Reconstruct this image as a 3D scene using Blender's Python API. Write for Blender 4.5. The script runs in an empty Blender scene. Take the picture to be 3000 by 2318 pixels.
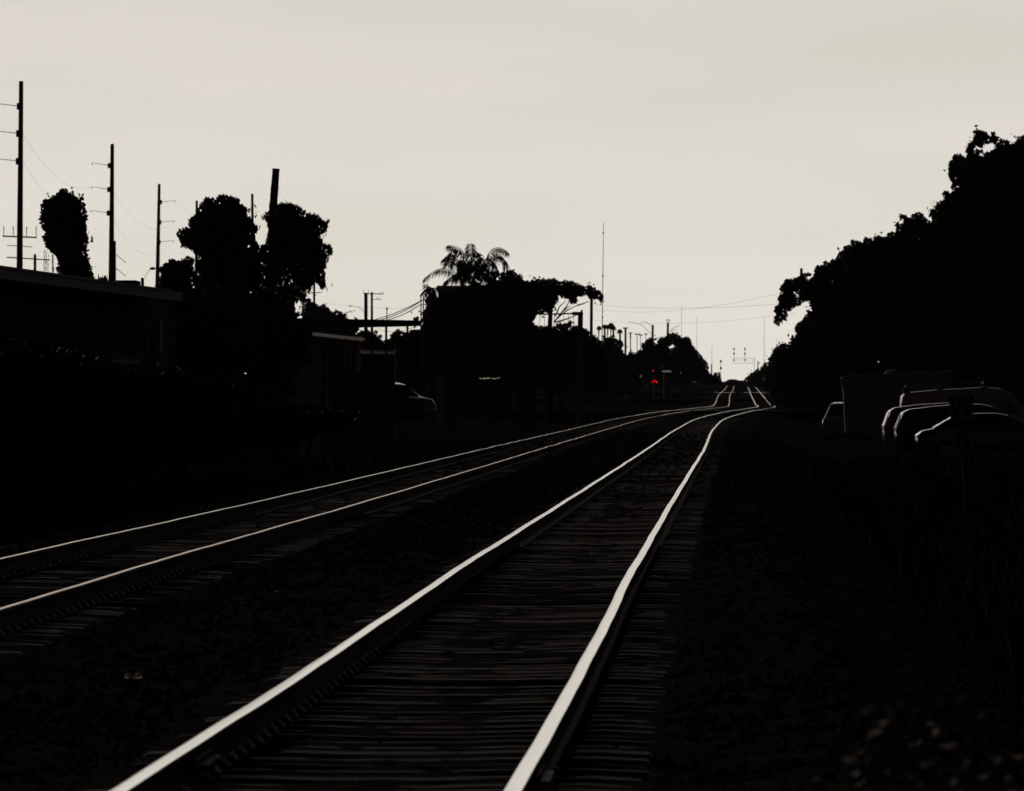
import bpy, bmesh, math, random
import numpy as np
from mathutils import Vector, Matrix, Euler

random.seed(7)
RNG = np.random.default_rng(11)
scene = bpy.context.scene
COL = scene.collection
F, CX, YH, EZ = 23000.0, 1500.0, 1108.0, 1.577      # focal length and horizon of the photograph, eye height (m)


def W(px, py, D):
    return Vector(((px - CX) / F * D, D, EZ + (YH - py) / F * D))


# ------------------------------------------------------------------ materials
def new_mat(name):
    m = bpy.data.materials.new(name)
    m.use_nodes = True
    return m, m.node_tree.nodes, m.node_tree.links, m.node_tree.nodes['Principled BSDF']


def mat(name, c1, c2=None, rough=0.8, spec=0.3, metal=0.0, scale=4.0, bump=0.0, detail=5.0, coat=0.0, bscale=None, stretch=None):
    m, N, L, b = new_mat(name)
    b.inputs['Roughness'].default_value = rough
    b.inputs['Specular IOR Level'].default_value = spec
    b.inputs['Metallic'].default_value = metal
    b.inputs['Coat Weight'].default_value = coat
    b.inputs['Coat Roughness'].default_value = 0.05
    tc = N.new('ShaderNodeTexCoord')
    src = tc.outputs['Object']
    if stretch:
        mp = N.new('ShaderNodeMapping')
        mp.inputs['Scale'].default_value = stretch
        L.new(src, mp.inputs['Vector'])
        src = mp.outputs['Vector']
    n = N.new('ShaderNodeTexNoise')
    n.inputs['Scale'].default_value = scale
    n.inputs['Detail'].default_value = detail
    n.inputs['Roughness'].default_value = 0.6
    L.new(src, n.inputs['Vector'])
    r = N.new('ShaderNodeValToRGB')
    c2 = c2 or tuple(x * 0.6 for x in c1)
    r.color_ramp.elements[0].position = 0.32
    r.color_ramp.elements[1].position = 0.68
    r.color_ramp.elements[0].color = (*c2, 1)
    r.color_ramp.elements[1].color = (*c1, 1)
    L.new(n.outputs['Fac'], r.inputs['Fac'])
    L.new(r.outputs['Color'], b.inputs['Base Color'])
    if bump:
        n2 = N.new('ShaderNodeTexNoise')
        n2.inputs['Scale'].default_value = bscale or scale * 4
        n2.inputs['Detail'].default_value = 6
        L.new(src, n2.inputs['Vector'])
        bp = N.new('ShaderNodeBump')
        bp.inputs['Strength'].default_value = bump
        bp.inputs['Distance'].default_value = 0.02
        L.new(n2.outputs['Fac'], bp.inputs['Height'])
        L.new(bp.outputs['Normal'], b.inputs['Normal'])
    return m


def emit_mat(name, col, strength):
    m, N, L, b = new_mat(name)
    b.inputs['Base Color'].default_value = (*[c * 0.5 for c in col], 1)
    b.inputs['Emission Color'].default_value = (*col, 1)
    b.inputs['Emission Strength'].default_value = strength
    return m


M = {}
M['rail_top'] = mat('polished_rail_head', (0.99, 0.96, 0.91), (0.93, 0.90, 0.84), rough=0.15, metal=1.0, scale=3.0, stretch=(30, 0.6, 1))
M['rail_worn'] = mat('dull_rail_head', (0.97, 0.84, 0.66), (0.82, 0.64, 0.45), rough=0.22, metal=1.0, scale=2.0, stretch=(20, 0.25, 1))
M['rail_brown'] = mat('brownish_rail_head', (0.95, 0.58, 0.31), (0.56, 0.30, 0.16), rough=0.24, metal=1.0, scale=2.0, stretch=(20, 0.12, 1))
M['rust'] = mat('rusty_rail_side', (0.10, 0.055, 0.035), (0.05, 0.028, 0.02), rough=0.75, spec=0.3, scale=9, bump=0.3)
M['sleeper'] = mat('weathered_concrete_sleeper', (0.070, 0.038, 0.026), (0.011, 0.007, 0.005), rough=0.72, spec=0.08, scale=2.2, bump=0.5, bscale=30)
nt = M['sleeper'].node_tree
oi = nt.nodes.new('ShaderNodeObjectInfo')
mr = nt.nodes.new('ShaderNodeMapRange')
mr.inputs['To Min'].default_value = .30
mr.inputs['To Max'].default_value = 1.45
nt.links.new(oi.outputs['Random'], mr.inputs['Value'])
sc_ = nt.nodes.new('ShaderNodeVectorMath')
sc_.operation = 'SCALE'
pb = nt.nodes['Principled BSDF']
nt.links.new(pb.inputs['Base Color'].links[0].from_socket, sc_.inputs[0])
nt.links.new(mr.outputs['Result'], sc_.inputs['Scale'])
nt.links.new(sc_.outputs['Vector'], pb.inputs['Base Color'])
M['steel'] = mat('worn_steel_fixing', (0.42, 0.36, 0.30), (0.22, 0.17, 0.13), rough=0.35, metal=0.9, scale=30)
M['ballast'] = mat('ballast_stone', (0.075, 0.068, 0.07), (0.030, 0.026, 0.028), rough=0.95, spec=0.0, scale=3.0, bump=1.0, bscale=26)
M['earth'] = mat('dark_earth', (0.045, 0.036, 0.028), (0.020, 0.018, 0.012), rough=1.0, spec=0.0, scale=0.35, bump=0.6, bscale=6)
M['asphalt'] = mat('asphalt', (0.055, 0.053, 0.052), (0.035, 0.034, 0.034), rough=0.9, spec=0.0, scale=0.8)
M['damp_asphalt'] = mat('damp_asphalt', (0.055, 0.053, 0.052), (0.035, 0.034, 0.034), rough=0.30, spec=0.5, scale=0.5)
M['grass'] = mat('dry_grass_blade', (0.034, 0.034, 0.014), (0.016, 0.018, 0.008), rough=0.8, spec=0.1, scale=0.9)
M['leaf'] = mat('broad_leaf', (0.050, 0.070, 0.022), (0.022, 0.036, 0.012), rough=0.55, spec=0.15, scale=0.9)
M['leaf_far'] = mat('tree_leaf', (0.046, 0.060, 0.022), (0.020, 0.030, 0.012), rough=0.7, spec=0.06, scale=0.35)
M['palm'] = mat('palm_leaflet', (0.052, 0.060, 0.022), (0.030, 0.036, 0.014), rough=0.6, spec=0.12, scale=0.8)
M['weed'] = mat('pale_weed_leaf', (0.46, 0.38, 0.30), (0.06, 0.05, 0.03), rough=0.6, spec=0.2, scale=8)
M['bark'] = mat('bark', (0.055, 0.042, 0.032), (0.025, 0.020, 0.016), rough=0.95, spec=0.05, scale=3, bump=0.8, stretch=(3, 3, 0.4))
M['pole_steel'] = mat('weathered_pole', (0.060, 0.042, 0.036), (0.035, 0.026, 0.024), rough=0.7, spec=0.2, scale=1.0)
M['wood_pole'] = mat('creosoted_wood', (0.050, 0.036, 0.026), (0.026, 0.019, 0.015), rough=0.9, spec=0.1, scale=2, stretch=(4, 4, 0.3))
M['cable'] = mat('cable_sheath', (0.030, 0.026, 0.024), rough=0.6, spec=0.2)
M['insulator'] = mat('brown_insulator', (0.12, 0.07, 0.04), rough=0.35, spec=0.5)
M['galv'] = mat('galvanised_steel', (0.30, 0.27, 0.26), (0.20, 0.18, 0.17), rough=0.5, metal=0.6, scale=2)
M['wall_dark'] = mat('grimy_painted_wall', (0.10, 0.085, 0.075), (0.05, 0.042, 0.038), rough=0.9, spec=0.1, scale=0.7, stretch=(1, 1, 0.3))
M['wall_grey'] = mat('grey_block_wall', (0.20, 0.175, 0.19), (0.12, 0.10, 0.11), rough=0.9, spec=0.1, scale=0.6)
M['wall_yellow'] = mat('ochre_stucco', (0.62, 0.40, 0.20), (0.42, 0.27, 0.14), rough=0.9, spec=0.1, scale=1.6)
M['roof_metal'] = mat('weathered_roof_sheet', (0.17, 0.145, 0.15), (0.11, 0.095, 0.10), rough=0.55, spec=0.3, scale=0.9)
M['roof_brown'] = mat('brown_roof_tile', (0.30, 0.17, 0.10), (0.18, 0.10, 0.07), rough=0.6, spec=0.3, scale=3)
M['white'] = mat('chalky_white_paint', (0.74, 0.70, 0.66), (0.55, 0.50, 0.48), rough=0.6, spec=0.3, scale=1.5)
M['pale_panel'] = mat('pale_corrugated_sheet', (0.62, 0.54, 0.58), (0.38, 0.32, 0.34), rough=0.5, spec=0.4, scale=4, stretch=(8, 8, 0.4))
M['concrete'] = mat('pale_concrete', (0.30, 0.27, 0.26), (0.20, 0.18, 0.17), rough=0.9, spec=0.1, scale=0.8)
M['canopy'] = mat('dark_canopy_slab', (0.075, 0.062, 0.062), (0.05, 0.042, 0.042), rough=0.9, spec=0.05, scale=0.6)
M['glass'] = mat('dark_glass', (0.02, 0.022, 0.024), (0.015, 0.016, 0.018), rough=0.06, spec=0.6)
M['tyre'] = mat('tyre_rubber', (0.02, 0.02, 0.02), rough=0.85, spec=0.2)
M['rim'] = mat('alloy_rim', (0.40, 0.38, 0.36), rough=0.35, metal=0.8)
M['paint_black'] = mat('black_car_paint', (0.012, 0.011, 0.012), rough=0.25, spec=0.5, coat=1.0)
M['paint_silver'] = mat('silver_car_paint', (0.30, 0.28, 0.29), (0.28, 0.26, 0.27), rough=0.3, spec=0.5, coat=0.8)
M['paint_dark'] = mat('dark_green_car_paint', (0.010, 0.016, 0.014), rough=0.25, spec=0.5, coat=1.0)
M['paint_white'] = mat('white_van_paint', (0.66, 0.62, 0.64), (0.60, 0.56, 0.58), rough=0.35, spec=0.5, coat=0.5)
M['truck_box'] = mat('grey_truck_box_panel', (0.42, 0.38, 0.40), (0.36, 0.32, 0.34), rough=0.6, spec=0.3)
M['plastic'] = mat('black_plastic_trim', (0.02, 0.02, 0.02), rough=0.5, spec=0.4)
M['lamp_red_off'] = mat('red_lens', (0.20, 0.01, 0.01), rough=0.15, spec=0.5)
M['lamp_clear'] = mat('clear_headlamp_lens', (0.55, 0.52, 0.48), rough=0.1, spec=0.6)
M['sign_white'] = mat('faded_white_sign', (0.36, 0.33, 0.37), (0.28, 0.25, 0.29), rough=0.6, spec=0.2, scale=6)
M['sign_black'] = mat('black_sign_paint', (0.012, 0.012, 0.012), rough=0.7, spec=0.1)
M['yellow_green'] = mat('yellow_green_sign_face', (0.50, 0.55, 0.06), (0.42, 0.46, 0.05), rough=0.5)
M['brick'] = mat('dark_brick', (0.14, 0.075, 0.06), (0.08, 0.045, 0.04), rough=0.9, spec=0.1, scale=6)
M['paper'] = mat('crumpled_paper', (0.80, 0.66, 0.50), (0.45, 0.36, 0.26), rough=0.9, spec=0.1, scale=18, bump=0.5)
M['can_red'] = mat('red_brown_wrapper', (0.45, 0.12, 0.06), (0.20, 0.05, 0.03), rough=0.3, spec=0.5, scale=20)
M['can_blue'] = mat('blue_grey_wrapper', (0.12, 0.13, 0.24), (0.05, 0.06, 0.12), rough=0.3, spec=0.5, scale=20)
M['bright_wire'] = mat('bare_bright_wire', (0.75, 0.66, 0.52), rough=0.25, metal=1.0)
M['red_lit'] = emit_mat('lit_red_lamp', (1.0, 0.012, 0.008), 1.6)
M['red_dim'] = emit_mat('dim_red_lamp', (1.0, 0.014, 0.012), .8)
M['warm_lit'] = emit_mat('lit_festoon_bulb', (1.0, 0.93, 0.60), .6)
m, N, L, b = new_mat('thin_crumpled_paper')
b.inputs['Base Color'].default_value = (0.86, 0.70, 0.52, 1)
b.inputs['Roughness'].default_value = .9
tr = N.new('ShaderNodeBsdfTranslucent')
tr.inputs['Color'].default_value = (0.98, 0.80, 0.58, 1)
ms = N.new('ShaderNodeMixShader')
ms.inputs['Fac'].default_value = 0.6
L.new(b.outputs[0], ms.inputs[1])
L.new(tr.outputs[0], ms.inputs[2])
L.new(ms.outputs[0], N['Material Output'].inputs['Surface'])
M['thin_paper'] = m
m, N, L, b = new_mat('green_plastic_sheet')
b.inputs['Base Color'].default_value = (0.05, 0.55, 0.08, 1)
tr = N.new('ShaderNodeBsdfTranslucent')
tr.inputs['Color'].default_value = (0.08, 0.9, 0.16, 1)
ms = N.new('ShaderNodeMixShader')
ms.inputs['Fac'].default_value = 0.7
L.new(b.outputs[0], ms.inputs[1])
L.new(tr.outputs[0], ms.inputs[2])
L.new(ms.outputs[0], N['Material Output'].inputs['Surface'])
M['green_sheet'] = m


# ------------------------------------------------------------------ object helpers
def thing(name, label, cat, loc=(0, 0, 0), rot=(0, 0, 0), group=None):
    o = bpy.data.objects.new(name, None)
    o.empty_display_size = 0.3
    o.location = loc
    o.rotation_euler = rot
    COL.objects.link(o)
    o['label'] = label
    o['category'] = cat
    if group:
        o['group'] = group
    return o


class MB:
    def __init__(self):
        self.v, self.f, self.mi = [], [], []

    def add(self, vs, fs, mi=0):
        n = len(self.v)
        self.v += [tuple(p) for p in vs]
        self.f += [tuple(n + i for i in q) for q in fs]
        self.mi += [mi] * len(fs)
        return self

    def box(self, lo, hi, rotz=0, piv=None, mi=0):
        x0, y0, z0 = lo
        x1, y1, z1 = hi
        vs = [Vector(p) for p in ((x0, y0, z0), (x1, y0, z0), (x1, y1, z0), (x0, y1, z0), (x0, y0, z1), (x1, y0, z1), (x1, y1, z1), (x0, y1, z1))]
        if rotz:
            c = Vector(piv or ((x0 + x1) / 2, (y0 + y1) / 2, 0))
            R = Matrix.Rotation(rotz, 3, 'Z')
            vs = [c + R @ (p - c) for p in vs]
        return self.add(vs, [(0, 3, 2, 1), (4, 5, 6, 7), (0, 1, 5, 4), (1, 2, 6, 5), (2, 3, 7, 6), (3, 0, 4, 7)], mi)

    def tube(self, pts, rad, n=8, cap=True, mi=0):
        pts = [Vector(p) for p in pts]
        if not hasattr(rad, '__len__'):
            rad = [rad] * len(pts)
        vs, fs = [], []
        for i, p in enumerate(pts):
            d = (pts[min(i + 1, len(pts) - 1)] - pts[max(i - 1, 0)]).normalized()
            a = d.cross(Vector((0, 0, 1)))
            if a.length < 1e-3:
                a = d.cross(Vector((1, 0, 0)))
            a.normalize()
            b_ = d.cross(a)
            for k in range(n):
                t = 2 * math.pi * k / n
                vs.append(p + (a * math.cos(t) + b_ * math.sin(t)) * rad[i])
        for i in range(len(pts) - 1):
            for k in range(n):
                k2 = (k + 1) % n
                fs.append((i * n + k, i * n + k2, (i + 1) * n + k2, (i + 1) * n + k))
        if cap:
            fs.append(tuple(range(n - 1, -1, -1)))
            fs.append(tuple((len(pts) - 1) * n + k for k in range(n)))
        return self.add(vs, fs, mi)

    def prism(self, poly, axis_fn, t0, t1, mi=0):
        """poly of 2-D points, axis_fn(u, v, t) -> 3-D"""
        n = len(poly)
        vs = [axis_fn(u, v, t0) for u, v in poly] + [axis_fn(u, v, t1) for u, v in poly]
        fs = [tuple(range(n)), tuple(range(2 * n - 1, n - 1, -1))]
        fs += [(i, (i + 1) % n, n + (i + 1) % n, n + i) for i in range(n)]
        return self.add(vs, fs, mi)

    def ball(self, c, r, seg=8, rings=5, sq=(1, 1, 1), jit=0.0, mi=0):
        c = Vector(c)
        vs, fs = [c + Vector((0, 0, r * sq[2]))], []
        for i in range(1, rings):
            th = math.pi * i / rings
            for k in range(seg):
                ph = 2 * math.pi * k / seg
                q = r * (1 + random.uniform(-jit, jit))
                vs.append(c + Vector((q * sq[0] * math.sin(th) * math.cos(ph), q * sq[1] * math.sin(th) * math.sin(ph), q * sq[2] * math.cos(th))))
        vs.append(c - Vector((0, 0, r * sq[2])))
        for k in range(seg):
            fs.append((0, 1 + k, 1 + (k + 1) % seg))
        for i in range(rings - 2):
            for k in range(seg):
                a_, b_ = 1 + i * seg, 1 + (i + 1) * seg
                fs.append((a_ + k, b_ + k, b_ + (k + 1) % seg, a_ + (k + 1) % seg))
        last = len(vs) - 1
        a_ = 1 + (rings - 2) * seg
        for k in range(seg):
            fs.append((last, a_ + (k + 1) % seg, a_ + k))
        return self.add(vs, fs, mi)


def root_of(o):
    while o.parent:
        o = o.parent
    return o


def mesh_obj(name, verts, faces, mats, parent=None, off=None, mi=None, smooth=False):
    me = bpy.data.meshes.new(name)
    v = np.asarray(verts, dtype=np.float64).reshape(-1, 3)
    if off is not None:
        v = v - np.asarray(off, dtype=np.float64)
    if isinstance(faces, np.ndarray):
        k = faces.shape[1]
        me.vertices.add(len(v))
        me.vertices.foreach_set('co', v.astype(np.float32).ravel())
        me.loops.add(faces.size)
        me.loops.foreach_set('vertex_index', faces.astype(np.int32).ravel())
        me.polygons.add(len(faces))
        me.polygons.foreach_set('loop_start', np.arange(0, faces.size, k, dtype=np.int32))
        me.update(calc_edges=True)
        me.validate()
    else:
        me.from_pydata([tuple(p) for p in v], [], faces)
        me.update()
    for q in (mats if isinstance(mats, (list, tuple)) else [mats]):
        me.materials.append(q)
    if mi is not None:
        me.polygons.foreach_set('material_index', np.asarray(mi, dtype=np.int32))
    if smooth:
        me.polygons.foreach_set('use_smooth', np.ones(len(me.polygons), dtype=bool))
    o = bpy.data.objects.new(name, me)
    COL.objects.link(o)
    if parent:
        o.parent = parent
    return o


def part(name, mb, mats, parent, world=True, label=None, smooth=False):
    off = root_of(parent).location if world else None
    o = mesh_obj(name, mb.v, mb.f, mats, parent, off, mb.mi, smooth)
    if label:
        o['label'] = label
    return o


def solo(name, mb, mats, label, cat, group=None, smooth=False):
    v = np.array(mb.v)
    base = Vector(((v[:, 0].min() + v[:, 0].max()) / 2, (v[:, 1].min() + v[:, 1].max()) / 2, v[:, 2].min()))
    o = mesh_obj(name, v, mb.f, mats, None, base, mb.mi, smooth)
    o.location = base
    o['label'] = label
    o['category'] = cat
    if group:
        o['group'] = group
    return o


# ------------------------------------------------------------------ track alignment
def herm(tab):
    X = np.array([t[0] for t in tab], float)
    Y = np.array([t[1] for t in tab], float)
    d = np.gradient(Y, X)

    def fn(q):
        q = np.asarray(q, float)
        i = np.clip(np.searchsorted(X, q) - 1, 0, len(X) - 2)
        h = X[i + 1] - X[i]
        t = np.clip((q - X[i]) / h, -0.5, 1)
        a = 2 * t ** 3 - 3 * t ** 2 + 1
        b_ = t ** 3 - 2 * t ** 2 + t
        c = -2 * t ** 3 + 3 * t ** 2
        e = t ** 3 - t ** 2
        return a * Y[i] + b_ * h * d[i] + c * Y[i + 1] + e * h * d[i + 1]
    return fn


xR = herm([(4, -1.48), (30, -.755), (41, -.433), (51, -.16), (65, .215), (77, .56), (102, 1.26), (132, 2.13), (201, 4.14), (330, 7.75), (428, 10.95), (500, 14.1),
           (600, 18.9), (700, 22.7), (816, 26.1), (990, 31.0), (1386, 42.6), (1650, 50.2), (2500, 75), (9500, 281)])
zT = herm([(4, 0), (30, 0), (50, -.035), (75, -.07), (100, -.13), (150, -.21), (201, -.28), (330, -.52), (430, -.60), (500, -.61), (600, -.72), (700, -.95),
           (816, -1.15), (990, -.75), (1386, -.40), (1650, -.12), (2500, 0), (9500, 0)])
SEP = 4.3


def frame(D):
    t = Vector((float(xR(D + .5) - xR(D - .5)), 1.0, 0)).normalized()
    return t, Vector((t.y, -t.x, 0))


def ground_z(D, v):
    """terrain height at depth D and lateral offset v from the right-hand track's centre line"""
    z = float(zT(D))
    if v < -SEP / 2:
        u = -(v + SEP)
        pts = [(0, -.46), (2.3, -.46), (4.0, -.85), (7, -.75), (12, -.55), (30, -.55), (90, -.5)]
    else:
        u = v
        pts = [(-SEP / 2, -.46), (2.3, -.46), (4.2, -.80), (7, -.76), (9.5, -.65), (14, -.44), (60, -.4), (90, -.4)]
    return z + float(np.interp(u, [p[0] for p in pts], [p[1] for p in pts]))


def gz(x, D):
    return ground_z(D, x - float(xR(D)))


# ------------------------------------------------------------------ ground
def build_ground():
    Ds = [3] + list(np.arange(8, 60, 2)) + list(np.arange(60, 200, 6)) + list(np.arange(200, 1000, 25)) + list(np.arange(1000, 2600, 100)) + [3000, 3800]
    vs = [-2900, -600, -200, -90, -50, -34, -20, -16.3, -13, -11.3, -10, -8.3, -7.4, -6.6, -5, -SEP, -3, -SEP / 2, -1, 0, 1, 2.3, 3, 4.2, 5.5, 7, 8, 9.5, 12, 14, 30, 60, 90, 200, 600, 2900]
    V, Fc = [], []
    for D in Ds:
        for v in vs:
            x = float(xR(D)) + v
            j = 0.06 * math.sin(D * 1.7 + v * 2.3) + .05 * math.sin(D * .61 - v * 1.1) if abs(v + SEP / 2) > 5.5 else 0
            V.append((x, D, ground_z(D, v) + (j if D < 300 else 0)))
    n = len(vs)
    for i in range(len(Ds) - 1):
        for k in range(n - 1):
            Fc.append((i * n + k, i * n + k + 1, (i + 1) * n + k + 1, (i + 1) * n + k))
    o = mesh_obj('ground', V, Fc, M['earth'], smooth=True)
    o['kind'] = 'structure'
    # ballast bed: a fine rough sheet under and beside both tracks
    Ds = list(np.arange(20, 70, .16)) + list(np.arange(70, 130, .4)) + list(np.arange(130, 420, 2.0)) + list(np.arange(420, 1750, 12))
    lat = np.concatenate([[-8.6], np.linspace(-8.0, 3.7, 66), [4.3]])
    Ds = np.array(Ds)
    V = np.zeros((len(Ds), len(lat), 3))
    for i, D in enumerate(Ds):
        t, nn = frame(D)
        c = Vector((float(xR(D)), D, float(zT(D))))
        for k, v in enumerate(lat):
            u = min(abs(v), abs(v + SEP))
            edge = max(0, v - 2.2, -(v + SEP) - 2.2)
            h = -.200 - .004 * (u < .6) - .02 * (u > 1.25) - .28 * edge
            mid = -SEP + .0 < v < 0
            if mid and u > 1.4:
                h -= .06
            amp = (.011 if u < 1.25 else .024) if D < 130 else .012
            V[i, k] = (c.x + nn.x * v, c.y + nn.y * v, c.z + h + amp * RNG.normal())
    n = len(lat)
    i, k = np.meshgrid(np.arange(len(Ds) - 1), np.arange(n - 1), indexing='ij')
    a = (i * n + k).ravel()
    Fc = np.stack([a, a + 1, a + n + 1, a + n], 1)
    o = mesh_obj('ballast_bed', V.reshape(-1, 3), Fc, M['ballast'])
    o['kind'] = 'structure'
    # loose stones
    NS = 80000
    D = 22 + (330 - 22) * RNG.random(NS) ** 3.2
    v = RNG.uniform(-8.4, 4.2, NS)
    u = np.minimum(np.abs(v), np.abs(v + SEP))
    keep = (u > 1.22) | (RNG.random(NS) < .5)
    D, v, u = D[keep], v[keep], u[keep]
    xs = xR(D) + v
    edge = np.maximum(0, np.maximum(v - 2.2, -(v + SEP) - 2.2))
    zs = zT(D) - .225 - .28 * edge - .05 * (((v > -SEP) & (v < 0)) & (u > 1.4)) + RNG.uniform(-.01, .025, len(D)) - .03 * (u < 1.22)
    oc = np.array([(1, 0, 0), (0, 1, 0), (-1, 0, 0), (0, -1, 0), (0, 0, 1), (0, 0, -1)], float)
    fc = np.array([(0, 1, 4), (1, 2, 4), (2, 3, 4), (3, 0, 4), (1, 0, 5), (2, 1, 5), (3, 2, 5), (0, 3, 5)])
    n = len(D)
    sz = RNG.uniform(.022, .05, n) * np.clip(D / 75, 1, 2.6)
    ang = RNG.uniform(0, 6.28, n)
    P = oc[None] * sz[:, None, None] * RNG.uniform(.6, 1.25, (n, 6, 3)) + RNG.normal(0, .006, (n, 6, 3))
    c, s = np.cos(ang), np.sin(ang)
    Q = P.copy()
    Q[..., 0] = P[..., 0] * c[:, None] - P[..., 1] * s[:, None]
    Q[..., 1] = P[..., 0] * s[:, None] + P[..., 1] * c[:, None]
    Q += np.stack([xs, D, zs], 1)[:, None, :]
    Fc = (np.arange(n)[:, None, None] * 6 + fc[None]).reshape(-1, 3)
    o = mesh_obj('gravel', Q.reshape(-1, 3), Fc, M['ballast'])
    o['kind'] = 'stuff'
    o['label'] = 'loose dark ballast stones lying around the tracks'


build_ground()


# ------------------------------------------------------------------ railway tracks
PROF = [(-.070, -.180), (.070, -.180), (.070, -.168), (.014, -.148), (.009, -.055), (.0355, -.038), (.0375, -.013), (.034, -.005), (.022, -.0012), (0, 0),
        (-.022, -.0012), (-.034, -.005), (-.0375, -.013), (-.0355, -.038), (-.009, -.055), (-.014, -.148), (-.070, -.168)]
TOPS = {7, 8, 9, 10}


def wob(D, ph):
    a = min(1, D / 40)
    return a * (.0014 * math.sin(D * .83 + ph) + .0024 * math.sin(D * .31 + 2 * ph) + .0008 * math.sin(D * 1.61 + 3 * ph))


def rail_mb(off, ph, tops=TOPS):
    Ds = list(np.arange(14, 130, .75)) + list(np.arange(130, 450, 3)) + list(np.arange(450, 1720, 8))
    vs, fs, mi = [], [], []
    n = len(PROF)
    for D in Ds:
        D = float(D)
        t, nn = frame(D)
        far = min(1, max(0, (D - 110) / 120)) * (.4 + .6 * min(1, D / 600))
        lat = off + wob(D, ph) * (1 if D < 300 else .4) + far * random.gauss(0, .016)
        c = Vector((float(xR(D)), D, float(zT(D)) + .6 * wob(D, ph + 1.3) * (1 if D < 140 else .3) + far * random.gauss(0, .006))) + nn * lat
        for u, z in PROF:
            vs.append((c.x + nn.x * u, c.y + nn.y * u, c.z + z))
    for i in range(len(Ds) - 1):
        for k in range(n):
            k2 = (k + 1) % n
            fs.append((i * n + k, i * n + k2, (i + 1) * n + k2, (i + 1) * n + k))
            mi.append(1 if k in tops or (Ds[i] > 450 and 5 < k < 13) else 0)
    mb = MB()
    mb.v, mb.f, mb.mi = vs, fs, mi
    return mb


def sleeper_geo(D, off, rnd):
    """one concrete sleeper at depth D, centre offset off from the right track centre line"""
    t, nn = frame(D)
    c = Vector((float(xR(D)), D, float(zT(D)) - .186 + rnd.uniform(-.006, .004))) + nn * off
    L_ = 1.29 + rnd.uniform(-.02, .02)
    st = [(-L_, -.075), (-L_ + .10, -.012), (-.95, 0), (-.5, -.004), (-.25, -.012), (.25, -.012), (.5, -.004), (.95, 0), (L_ - .10, -.012), (L_, -.075)]
    sk = rnd.uniform(-.006, .006)
    tl = rnd.gauss(0, .022)
    ro = rnd.gauss(0, .002)
    vs, fs = [], []
    for u, z in st:
        for w, zz in ((-.13, -.17), (-.112, -.015), (-.098, 0), (.098, 0), (.112, -.015), (.13, -.17)):
            p = c + nn * u + t * (w + sk * u)
            vs.append((p.x, p.y, c.z + z + zz + tl * w + ro * u))
    for i in range(len(st) - 1):
        for k in range(5):
            fs.append((i * 6 + k, i * 6 + k + 1, (i + 1) * 6 + k + 1, (i + 1) * 6 + k))
    fs.append((0, 1, 2, 3, 4, 5))
    fs.append(tuple((len(st) - 1) * 6 + k for k in (5, 4, 3, 2, 1, 0)))
    return vs, fs


def build_track(off, start, label, seed):
    rnd = random.Random(seed)
    base = Vector((float(xR(start)) + off, start, -.4))
    root = thing('railway_track', label, 'railway track', base, group='parallel railway tracks')
    rails = []
    for s in (-1, 1):
        tm, tp = (M['rail_top'], TOPS) if off == 0 else ((M['rail_worn'], {8, 9, 10}) if s < 0 else (M['rail_brown'], {8, 9}))
        o = part('rail', rail_mb(off + s * .7535, seed + s * 2.1, tp), [M['rust'], tm], root)
        rails.append(o)
    D = start
    for i in range(100):
        vs, fs = sleeper_geo(D, off, rnd)
        mb = MB().add(vs, fs)
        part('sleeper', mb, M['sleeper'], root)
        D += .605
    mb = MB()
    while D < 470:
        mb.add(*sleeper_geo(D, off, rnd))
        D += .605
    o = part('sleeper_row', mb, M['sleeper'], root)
    o['kind'] = 'stuff'
    # rail clips on every sleeper, one mesh
    mb = MB()
    D = start
    for i in range(100):
        t, nn = frame(D)
        for s in (-1, 1):
            for q in (-1, 1):
                c = Vector((float(xR(D)), D, float(zT(D)) - .16)) + nn * (off + s * .7535 + q * .095)
                mb.tube([c - t * .05, c - t * .05 + Vector((0, 0, .035)) + nn * q * -.03, c + t * .05 + Vector((0, 0, .035)) + nn * q * -.03, c + t * .05], .011, 5)
        D += .605
    o = part('rail_clips', mb, M['rust'], root)
    o['kind'] = 'stuff'
    return root, rails


track_r, rails_r = build_track(0.0, 24.0, 'nearer railway track whose two broad bright rails run out of the bottom of the photo', 3)
track_l, rails_l = build_track(-SEP, 48.0, 'farther railway track with two thin bright rails leaving the photo at its left edge', 5)
for rl, s, dj in ((rails_r[0], -1, 34.3), (rails_r[1], 1, 32.9)):
    mb, mb2 = MB(), MB()
    for q in (1,):
        t, nn = frame(dj)
        c = Vector((float(xR(dj)), dj, float(zT(dj)) - .10)) + nn * (s * .7535 + wob(dj, (3 + s * 2.1)) + q * .022)
        a = c - t * .48
        e = c + t * .48
        mb.add([a + Vector((0, 0, -.045)), e + Vector((0, 0, -.045)), e + Vector((0, 0, .045)), a + Vector((0, 0, .045)),
                a + nn * q * .018 + Vector((0, 0, -.05)), e + nn * q * .018 + Vector((0, 0, -.05)), e + nn * q * .018 + Vector((0, 0, .035)), a + nn * q * .018 + Vector((0, 0, .035))],
               [(0, 1, 2, 3), (7, 6, 5, 4), (0, 4, 5, 1), (1, 5, 6, 2), (2, 6, 7, 3), (3, 7, 4, 0)])
        bl = [c + t * w + nn * q * .012 for w in (-.38, -.24, -.08, .08, .24, .38)]
    fp = part('fishplate', mb, M['rust'], rl)
    for b0 in bl:
        mb2 = MB()
        mb2.tube([b0, b0 + nn * .05], .017, 6)
        part('bolt', mb2, M['steel'], rl)

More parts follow.
